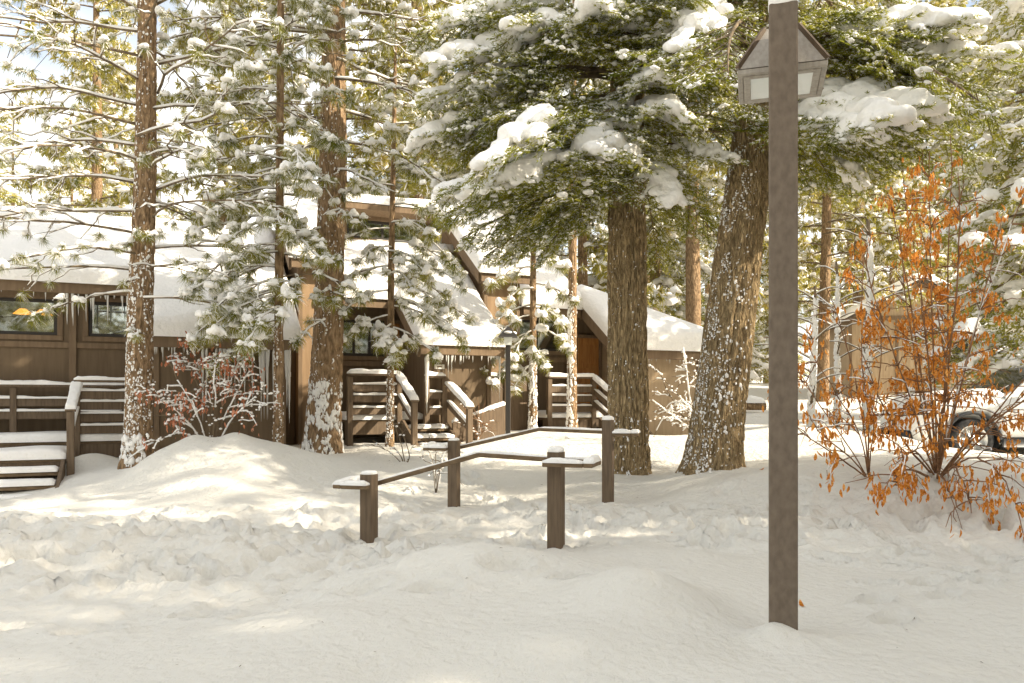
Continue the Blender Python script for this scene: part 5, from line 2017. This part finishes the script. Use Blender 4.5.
def shrub(name, label, base, stems, seed, leafmat, leaf_len=.085, cl=7, bark=M_STEM, snow=0.25, fork=5, lp=.8, r0=.018, lowleaf=.25, specks=0, sub2=True):
    """stems: list of polylines (world points) from base"""
    r = rng(seed)
    base = np.asarray(base, float)
    root = thing(name, label, 'shrub', base)
    wood, sn, L = MB(), MB(), {0: ([], []), 1: ([], []), 2: ([], [])}

    def curve(P, n):
        P = np.asarray(P, float)
        t = np.linspace(0, 1, len(P))
        u = np.linspace(0, 1, n)
        # smooth by Catmull-ish averaging
        Q = np.stack([np.interp(u, t, P[:, k]) for k in range(3)], 1)
        for _ in range(3):
            Q[1:-1] = (Q[:-2] + 2 * Q[1:-1] + Q[2:]) / 4
        return Q

    def cluster(p, m, spread):
        for k in range(m):
            v = int(r.integers(3))
            tilt = r.normal(0, .38)
            M = rotz(r.uniform(0, 6.28)) @ np.array([[1, 0, 0], [0, math.cos(tilt), -math.sin(tilt)], [0, math.sin(tilt), math.cos(tilt)]]) * leaf_len * r.uniform(.6, 1.25)
            L[v][0].append(M)
            L[v][1].append(p + r.normal(0, spread, 3) * np.array([1, 1, 1.5]))

    def limb(Q, ra, rb, depth):
        n = len(Q)
        rad = np.linspace(ra, rb, n)
        wood.tube(Q, rad, 6 if depth == 0 else 4, False)
        if snow and r.random() < (.7 if snow > .5 else .12 + snow):
            k0 = int(r.integers(0, max(1, n // 2)))
            q = Q[k0:k0 + max(4, int(n * r.uniform(.3, .9)))].copy()
            if len(q) > 2:
                rr = rad[k0:k0 + len(q)] * (.7 if snow < .5 else 1.0) + .003 + (.003 if snow > .5 else 0)
                q[:, 2] += rr * .8
                q[:, 1] -= rr * .3
                sn.tube(q, rr * (.7 + .5 * r.random(len(q))), 5)
        return rad

    for st in stems:
        P = curve(np.array(st) - base, 14)
        P[1:] += .018 * np.cumsum(r.normal(0, 1, (13, 3)), 0) * np.linspace(0.2, .7, 13)[:, None]
        Lm = np.linalg.norm(P[-1] - P[0])
        limb(P, r0 * r.uniform(.75, 1.2), .004, 0)
        nf = int(fork * max(.6, Lm))
        for k in range(nf):
            t = lowleaf + (1 - lowleaf) * r.random()
            i = min(12, int(t * 13))
            d = P[i + 1] - P[i]
            d /= np.linalg.norm(d)
            e = d * .8 + r.normal(0, .6, 3)
            e[2] = abs(e[2]) * .6 if r.random() < .7 else e[2] * .4
            e /= np.linalg.norm(e)
            l2 = r.uniform(.2, .6) * (1.2 - .5 * t)
            u = np.linspace(0, 1, 7)
            Q = P[i] + np.outer(u, e) * l2
            Q[:, 2] -= .3 * l2 * u ** 2
            Q += r.normal(0, .012, Q.shape) * u[:, None]
            limb(Q, .0065, .0025, 1)
            if r.random() < lp:
                for w in (3, 5, 6):
                    if r.random() < .65:
                        cluster(Q[w] - np.array([0, 0, .01]), int(r.integers(1, cl + 3)), .03)
            if sub2 and r.random() < .6:
                e2 = e + r.normal(0, .6, 3)
                Q2 = Q[3] + np.outer(np.linspace(0, 1, 5), e2 / np.linalg.norm(e2)) * l2 * .6
                Q2[:, 2] -= .2 * l2 * np.linspace(0, 1, 5) ** 2
                limb(Q2, .004, .002, 1)
                if r.random() < lp:
                    cluster(Q2[-1], int(r.integers(2, cl)), .03)
        if r.random() < lp:
            cluster(P[-1], cl, .035)
    if specks:
        V0, F0 = ico(1)
        WV = wood.arrays()[0]
        pk = WV[r.integers(0, len(WV), specks)] + np.array([0, -.004, .006])
        s = r.uniform(.006, .022, specks)
        M = np.einsum('k,ij->kij', s, np.diag([1.2, 1.0, .8]))
        sn.add(*inst(V0, [F0], M, pk))
    wood.build('stems', bark, root)
    if leafmat:
        lv = MB()
        for v in L:
            if L[v][0]:
                lv.add(*inst(*LEAF[v], np.array(L[v][0]), np.array(L[v][1])))
        lv.build('leaves', leafmat, root)
    if sn.n:
        tag(sn.build('twig_snow', M_SNOW, root), kind='stuff')
    return root


def ray(px, py, d):
    return at(px, py, d)


bs = at(937, 482, 8.0)
bs[2] = gz(bs[0], bs[1]) - .05
T = lambda *a: [bs] + [at(*p) for p in a]
main_stems = [T((925, 400, 7.95), (905, 290, 7.8), (888, 190, 7.7)), T((935, 380, 8.0), (932, 260, 8.0), (935, 150, 8.0)), T((945, 390, 8.1), (950, 280, 8.2), (945, 130, 8.2)),
              T((955, 400, 7.9), (975, 320, 7.7), (1018, 190, 7.4)), T((960, 400, 8.2), (985, 300, 8.4), (1000, 215, 8.5)), T((915, 410, 7.7), (893, 340, 7.4), (868, 250, 7.2)),
              T((925, 420, 7.8), (912, 360, 7.6), (903, 230, 7.6)), T((950, 410, 8.4), (940, 330, 8.8), (915, 220, 9.0)), T((975, 440, 7.6), (1010, 400, 7.2), (1050, 350, 6.9)),
              T((970, 450, 7.3), (1000, 470, 6.8), (1015, 525, 6.5)), T((955, 465, 7.3), (965, 480, 6.9), (972, 520, 6.7)), T((940, 470, 7.2), (950, 490, 6.9), (962, 510, 6.7)),
              T((900, 440, 7.6), (880, 400, 7.3), (855, 350, 7.1)), T((985, 440, 8.2), (1020, 405, 8.3), (1060, 380, 8.4)), T((930, 400, 8.3), (922, 300, 8.6), (900, 170, 8.8)),
              T((965, 440, 7.4), (1020, 400, 7.0), (1075, 360, 6.8)), T((905, 470, 7.4), (893, 480, 7.0), (890, 490, 6.9)), T((915, 450, 7.4), (905, 455, 7.1), (900, 475, 6.9)),
              T((950, 380, 7.8), (965, 240, 7.5), (970, 170, 7.4)), T((940, 430, 7.6), (950, 390, 7.3), (985, 350, 7.1)), T((942, 440, 7.7), (930, 360, 7.5), (925, 300, 7.4))]
shrub('leafy_shrub', 'tall shrub hung with orange dead leaves in front of the parked car', bs, main_stems, 41, M_DEAD, .063, 15, M_STEM, .06, 7.0, .50, .012, .32)
bs2 = at(869, 480, 8.1)
bs2[2] = gz(bs2[0], bs2[1]) - .05
U = lambda *a: [bs2] + [at(*p) for p in a]
shrub('leafy_shrub', 'smaller sparse shrub with orange dead leaves between the lamp post and the tall shrub', bs2,
      [U((862, 420, 8.0), (850, 350, 7.9), (822, 280, 7.8)), U((860, 430, 7.8), (835, 385, 7.5), (815, 340, 7.3)), U((866, 410, 8.2), (858, 330, 8.4), (860, 240, 8.6)), U((875, 420, 7.8), (885, 360, 7.6), (880, 300, 7.5)),
       U((850, 455, 7.5), (825, 425, 7.1), (808, 400, 6.9)), U((845, 440, 7.9), (812, 390, 8.0), (790, 330, 8.2)), U((850, 462, 7.6), (820, 440, 7.4), (790, 415, 7.3))],
      42, M_DEAD, .068, 11, M_STEM, .05, 5.0, .50, .008, .35)
bp = at(212, 448, 11.0)
bp[2] = gz(bp[0], bp[1]) - .1
W = lambda *a: [bp] + [at(*p) for p in a]
shrub('leafy_shrub', 'bush with pinkish dead leaves and snow-coated twigs before the icicle shed', bp,
      [W((200, 420, 10.9), (185, 390, 10.8), (172, 360, 10.8)), W((208, 410, 11), (203, 380, 11), (198, 345, 11)), W((215, 410, 11), (218, 385, 11), (222, 350, 11)), W((225, 415, 10.9), (235, 395, 10.8), (248, 370, 10.8)),
       W((230, 420, 10.8), (250, 405, 10.6), (268, 385, 10.5)), W((195, 430, 10.8), (178, 415, 10.6), (163, 400, 10.5)), W((185, 432, 10.7), (165, 440, 10.5), (152, 445, 10.4)), W((205, 405, 11.2), (190, 370, 11.2), (180, 352, 11.2)),
       W((222, 400, 11.2), (232, 370, 11.2), (240, 352, 11.2)), W((190, 425, 10.8), (170, 405, 10.7), (155, 395, 10.6)), W((215, 400, 10.8), (210, 370, 10.7), (212, 350, 10.6))],
      43, M_PINK, .065, 5, M_TWIG, .52, 7, .7, .006, .35, 900)
bw = at(704, 447, 13.0)
bw[2] = gz(bw[0], bw[1]) - .1
X_ = lambda *a: [bw] + [at(*p) for p in a]
shrub('snowy_shrub', 'leafless bush coated white with snow between upright and leaning firs', bw,
      [X_((692, 420, 13), (678, 395, 13), (655, 370, 13)), X_((695, 415, 13.1), (685, 385, 13.1), (678, 350, 13.2)), X_((700, 415, 12.9), (698, 385, 12.9), (692, 352, 12.9)), X_((690, 430, 12.8), (668, 410, 12.7), (650, 395, 12.6)), X_((705, 410, 13.2), (706, 380, 13.2), (704, 360, 13.2)), X_((688, 425, 13.2), (672, 400, 13.3), (660, 372, 13.4)), X_((698, 420, 12.7), (684, 405, 12.6), (664, 385, 12.5))],
      44, None, .05, 3, M_TWIG, 1.0, 8, 0, .013, .2, 700)
bt = at(405, 468, 11.4)
bt[2] = gz(bt[0], bt[1]) - .06
Y_ = lambda *a: [bt] + [at(*p) for p in a]
shrub('twiggy_shrub', 'few bare dark twigs poking out of the snow below the plank steps', bt,
      [Y_((398, 450, 11.4), (388, 438, 11.4)), Y_((402, 445, 11.4), (392, 422, 11.4), (388, 405, 11.5)), Y_((408, 455, 11.4), (413, 445, 11.4)), Y_((398, 460, 11.3), (385, 450, 11.3), (376, 440, 11.2)), Y_((412, 455, 11.3), (405, 435, 11.3), (396, 425, 11.3))],
      45, None, .05, 3, M_TWIG, .3, 2, 0, .009, .4, 20)
bt2 = at(436, 472, 9.9)
bt2[2] = gz(bt2[0], bt2[1]) - .06
Z_ = lambda *a: [bt2] + [at(*p) for p in a]
shrub('twiggy_shrub', 'clump of thin bare twigs beside the left post of the farther hand rail', bt2,
      [Z_((432, 458, 9.9), (426, 446, 9.9)), Z_((436, 455, 9.9), (434, 440, 9.9)), Z_((440, 458, 9.9), (446, 446, 9.9)), Z_((438, 462, 9.8), (452, 452, 9.7)), Z_((434, 465, 9.8), (422, 458, 9.7)), Z_((442, 460, 10), (450, 440, 10.1))],
      46, None, .05, 3, M_TWIG, .3, 3, 0, .006, .3, 20)
bt3 = at(478, 440, 14.0)
bt3[2] = gz(bt3[0], bt3[1])
Q_ = lambda *a: [bt3] + [at(*p) for p in a]
shrub('twiggy_shrub', 'small dry brown bush against the middle cabin shed wall', bt3,
      [Q_((474, 425, 14), (468, 408, 14)), Q_((478, 420, 14), (474, 398, 14)), Q_((482, 422, 14), (484, 404, 14)), Q_((470, 430, 13.9), (458, 416, 13.9)), Q_((484, 428, 14), (492, 414, 14)), Q_((475, 428, 13.9), (464, 410, 13.8))],
      47, None, .05, 3, M_STEM, .2, 6, 0, .007, .2, 30)

# dead leaves dropped on the snow
lf = MB()
lf.add(LEAF[0][0] * .07 @ np.array([[1, 0, 0], [0, 0, 1], [0, -1, 0]]).T, LEAF[0][1])
leaf_me = lf.mesh('fallen_leaf', M_DEAD)
for k, (px, py, d, t) in enumerate(((800, 603, 4.6, 'single dead leaf on the snow just right of the lamp post foot'), (925, 548, 6.2, 'dead leaf on the snow below the tall shrub, nearest the right bank'),
                                    (672, 537, 6.9, 'dead leaf lying on trodden snow right of the nearer hand rail'), (764, 466, 9.0, 'dead leaf on the snow left of the lamp post, by the leaning fir'))):
    o = bpy.data.objects.new('fallen_leaf', leaf_me)
    COL.objects.link(o)
    p = at(px, py, d)
    o.location = (p[0], p[1], gz(p[0], p[1]) + .022)
    o.rotation_euler = (.2, .1, k * 1.7)
    tag(o, t, 'leaf', 'dead leaves on the snow')


# needles, twig ends and bark crumbs fallen on the snow
r_ = rng(91)
nl_ = 900
lx = r_.uniform(-6.5, 6.5, nl_)
ly = 3.2 + 9.5 * r_.random(nl_) ** 1.2
keep = (vnoise(np.stack([lx * .8, ly * .8], 1), 91) > -.2) & (np.abs(lx) < .8 * ly)
lx, ly = lx[keep], ly[keep]
lz = ground_smooth(lx, ly)
TREE_R = bpy.data.objects['snow_ground'].data
gv = np.empty(len(TREE_R.vertices) * 3, np.float32)
TREE_R.vertices.foreach_get('co', gv)
gv = gv.reshape(len(GY), len(GX), 3)
ii = np.clip(np.searchsorted(GX, lx), 0, len(GX) - 1)
jj = np.clip(np.searchsorted(GY, ly), 0, len(GY) - 1)
lz = gv[jj, ii, 2] + .004
bits = np.array([[-.5, -.06, 0], [.5, -.05, .02], [.5, .05, .02], [-.5, .06, 0], [0, 0, .12]])
bf = [np.array([[0, 1, 4], [1, 2, 4], [2, 3, 4], [3, 0, 4]])]
an = r_.uniform(0, 6.28, len(lx))
sc_ = .006 + .034 * r_.random(len(lx)) ** 3
Ml = np.array([rotz(a) * q for a, q in zip(an, sc_)])
lm_ = MB()
lm_.add(*inst(bits, bf, Ml, np.stack([lx, ly, lz], 1)))
tag(lm_.build('needle_litter', M_TWIG, None, False), 'specks of needles and bark scattered over the snow', 'litter', kind='stuff')


# ------------------------------------------------------------------ parked car at the right edge
def lathe(mb, prof, seg, c=(0, 0, 0), axis=1):
    th = np.arange(seg) / seg * 2 * np.pi
    V = []
    for (rr, y) in prof:
        for a in th:
            V.append([c[0] + rr * math.cos(a), c[1] + y, c[2] + rr * math.sin(a)])
    n = len(prof)
    Q = [[i * seg + j, i * seg + (j + 1) % seg, (i + 1) * seg + (j + 1) % seg, (i + 1) * seg + j] for i in range(n - 1) for j in range(seg)]
    mb.add(V, np.array(Q))


def car():
    w = at(974, 438, 13.3)
    root = thing('parked_car', 'snow covered white car with dark sills, cut off by the right edge', 'car', (w[0], w[1] + .85, 0.5), R(-3))
    g = gz(w[0], w[1])
    root.location.z = g - .02
    # car frame: nose to -x, near side at y=-0.9; front wheel centre at x=0
    wr = .36
    secs = []   # x, z_bottom, z_top, halfwidth
    prof = [(-.88, .42, .70, .62), (-.84, .34, .86, .76), (-.70, .27, .96, .85), (-.45, .26, 1.02, .90), (-.05, .26, 1.06, .915), (.5, .26, 1.10, .92), (.95, .26, 1.14, .92), (2.0, .26, 1.16, .92), (3.2, .28, 1.16, .91), (3.7, .34, 1.12, .86), (3.82, .42, 1.0, .78)]
    nx = 60
    xs = np.concatenate([np.linspace(-.88, -.6, 8), np.linspace(-.55, 3.6, 70), np.linspace(3.64, 3.82, 6)])
    pa = np.array(prof)
    zb, zt, hwid = [np.interp(xs, pa[:, 0], pa[:, k]) for k in (1, 2, 3)]
    m = 40
    th = np.linspace(0, 2 * np.pi, m, endpoint=False)
    c, s = np.cos(th), np.sin(th)
    V = []
    for k in range(len(xs)):
        zc, hz = (zb[k] + zt[k]) / 2, (zt[k] - zb[k]) / 2
        yy = hwid[k] * np.sign(c) * np.abs(c) ** .30
        zz = zc + hz * np.sign(s) * np.abs(s) ** .42
        # wheel arches: push the side in around the wheels
        for wx in (0.0, 2.75):
            d = np.hypot(xs[k] - wx, zz - wr)
            arch = (d < .44) & (np.abs(yy) > .5)
            yy = np.where(arch, np.sign(yy) * .62, yy)
        V.append(np.stack([np.full(m, xs[k]), yy, zz], 1))
    V = np.concatenate(V)
    n = len(xs)
    i, j = np.meshgrid(np.arange(n - 1), np.arange(m), indexing='ij')
    j2 = (j + 1) % m
    body = MB()
    body.add(V, [np.stack([i * m + j, (i + 1) * m + j, (i + 1) * m + j2, i * m + j2], -1).reshape(-1, 4),
                 np.array([[0, k, k + 1] for k in range(1, m - 1)] + [[(n - 1) * m, (n - 1) * m + k + 1, (n - 1) * m + k] for k in range(1, m - 1)])])
    body.build('body', M_CAR, root)
    # cabin with windows
    cab = MB()
    pc = [(.55, 1.08), (1.35, 1.62), (1.9, 1.70), (3.1, 1.66), (3.7, 1.12)]
    Vc = []
    for (x, z) in pc:
        hw_ = .86 - (z - 1.08) * .28
        Vc += [[x, -hw_, z], [x, hw_, z]]
    Vc += [[.55, -.86, 1.0], [.55, .86, 1.0], [3.7, -.86, 1.0], [3.7, .86, 1.0]]
    Qc = [[0, 2, 3, 1], [2, 4, 5, 3], [4, 6, 7, 5], [6, 8, 9, 7]]
    cab.add(Vc, [np.array(Qc), np.array([[10, 0, 2], [10, 2, 4], [10, 4, 6], [10, 6, 12], [12, 6, 8], [11, 3, 1], [11, 5, 3], [11, 7, 5], [11, 13, 7], [13, 9, 7]])])
    cab.build('cabin', M_CAR, root, False)
    gl = MB()

    def quad(p):
        p = np.array(p, float)
        gl.add(p, np.array([[0, 1, 2, 3]]))
    y0 = lambda z: -(.86 - (z - 1.08) * .28) - .006
    quad([[.62, -.78, 1.13], [.62, .78, 1.13], [1.30, .66, 1.585], [1.30, -.66, 1.585]])
    gl.V[-1][:, 0] -= .012
    gl.V[-1][:, 2] += .012
    quad([[.85, y0(1.14), 1.14], [1.42, y0(1.58), 1.58], [2.02, y0(1.6), 1.60], [2.02, y0(1.14), 1.14]])
    quad([[2.10, y0(1.14), 1.14], [2.10, y0(1.6), 1.60], [3.0, y0(1.57), 1.57], [3.3, y0(1.14), 1.14]])
    gl.build('windscreen', M_CGLASS, root, False)
    # wheels
    for wx in (0.0, 2.75):
        for sd in (-1, 1):
            yc = sd * .80
            ty = MB()
            lathe(ty, [(.235, -.10), (.30, -.115), (.345, -.10), (wr, -.06), (wr, .06), (.345, .10), (.30, .115), (.235, .10)], 40, (wx, yc, wr))
            wh = ty.build('wheel', M_TYRE, root)
            rm = MB()
            lathe(rm, [(.24, sd * .105), (.215, sd * .10), (.21, sd * .02), (.04, sd * .015)], 40, (wx, yc, wr))
            for k in range(7):
                a = k * 2 * math.pi / 7 + .3
                u = np.array([math.cos(a), 0, math.sin(a)])
                rm.beam(np.array([wx, yc + sd * .085, wr]) + u * .03, np.array([wx, yc + sd * .10, wr]) + u * .215, .045, .02, .004, up=(0, 1, 0))
            lathe(rm, [(.05, sd * .02), (.05, sd * .108), (.0, sd * .112)], 16, (wx, yc, wr))
            rm.build('rim', M_ALLOY, wh)
            ar = MB()
            t = np.linspace(-.12, math.pi + .12, 26)
            ar.tube(np.stack([wx + .445 * np.cos(t), np.full(26, sd * .905), wr + .445 * np.sin(t)], 1), .03, 6)
            lathe(ar, [(.44, sd * .88), (.43, sd * .66)], 40, (wx, 0, wr))
            ar.build('wheel_arch', M_CARD, root)
    for sd in (-1, 1):
        tr = MB()
        tr.box((.46, sd * .86, .22), (2.29, sd * .935, .40), .02)
        tr.build('sill', M_CARD, root)
    tr = MB()
    tr.box((-.915, -.62, .30), (-.80, .62, .50), .03)
    tr.build('bumper', M_CARD, root)
    for sd in (-1, 1):
        hl = MB()
        V0, F0 = ico(2)
        hl.add(V0 * np.array([.16, .17, .08]) + np.array([-.70, sd * .66, .80]), F0)
        hl.build('headlight', M_LIGHTG, root)
        mr = MB()
        mr.add(V0 * np.array([.06, .12, .085]) + np.array([.92, sd * .99, 1.17]), F0)
        mr.build('mirror', M_CARD, root)
        hn = MB()
        hn.box((1.75, sd * .925, .95), (1.95, sd * .95, .98), .006)
        hn.build('door_handle', M_CARD, root, False)
    wp = MB()
    wp.tube([(.60, -.1, 1.145), (.86, -.65, 1.30)], .012, 5)
    wp.tube([(.60, .55, 1.145), (.86, .0, 1.30)], .012, 5)
    wp.build('wiper', M_CARD, root)
    # thick snow on bonnet and roof
    sm = MB()
    snow_slab(sm, lambda U, W_: np.stack([U, W_, np.interp(U, pa[:, 0], pa[:, 2]) - .03 - .10 * (np.abs(W_) / .9) ** 6], -1), -.66, .56, -.80, .80, .17, 3, .05, .2, .06)
    snow_slab(sm, lambda U, W_: np.stack([U, W_, np.interp(U, [q[0] for q in pc], [q[1] for q in pc])], -1), 1.34, 3.15, -.70, .70, .26, 4, .06, .2, .06)
    sm.build('car_snow', M_SNOW, root)


car()


# ------------------------------------------------------------------ beige cabin beyond the shrub, log barrier
def far_cabin():
    b = at(925, 400, 29.0)
    zg = gz(b[0], b[1])
    root = thing('cabin', 'beige cabin with snowy roof in the distance beyond the tall orange shrub', 'cabin', (b[0], b[1], zg - .2), R(-12))
    mb = MB()
    mb.box((-2.6, 0, 0), (2.2, 4, 3.0))
    mb.prism([(-2.6, 3.0), (2.2, 3.0), (-.2, 4.3)], 0, 4, axis=1)
    mb.build('wall', M_BEIGE, root, False)
    t = MB()
    for x in (-2.6, -1.0, .6, 2.12):
        t.box((x, -.03, 0), (x + .1, -.003, 3.0))
    t.box((-2.6, -.035, 2.9), (2.22, -.032 + .02, 3.05))
    t.build('trim', M_TRIM, root, False)
    rf = MB()
    sn = MB()
    for s in (-1, 1):
        x0, x1 = (-3.0, -.2) if s < 0 else (-.2, 2.6)
        zz = lambda U: 4.36 - np.abs(U + .2) * .54
        rf.prism([(-.2, 4.36), (x0 if s < 0 else x1, 4.36 - 2.8 * .54), (x0 if s < 0 else x1, 4.26 - 2.8 * .54), (-.2, 4.26)], -.4, 4.4, axis=1)
        snow_slab(sn, lambda U, W_: np.stack([U, W_, zz(U)], -1), x0, x1, -.45, 4.45, .32, 7 + s, .2, .25)
    r = rf.build('roof', M_SHINGLE, root, False)
    sn.build('roof_snow', M_SNOW, r)
    w = MB()
    w.box((.9, -.05, 1.2), (1.9, -.036, 2.3))
    wf = w.build('window', M_TRIM, root, False)
    p = MB()
    p.box((1.0, -.056, 1.3), (1.8, -.051, 2.2))
    p.build('pane', M_CGLASS, wf, False)


far_cabin()

lb = at(753, 388, 23.0)
lb[2] = gz(lb[0], lb[1])
root = thing('log_barrier', 'low brown log topped with piled snow beyond the leaning fir', 'log', lb)
mb = MB()
mb.tube([(-.36, 0, .16), (0, .02, .17), (.36, 0, .16)], [.12, .13, .12], 12)
mb.build('log', M_PBARK, root)
sm = MB()
snow_strip(sm, (-.34, 0, .25), (.34, 0, .25), .24, .2, 4)
sm.build('snow_cap', M_SNOW, root)
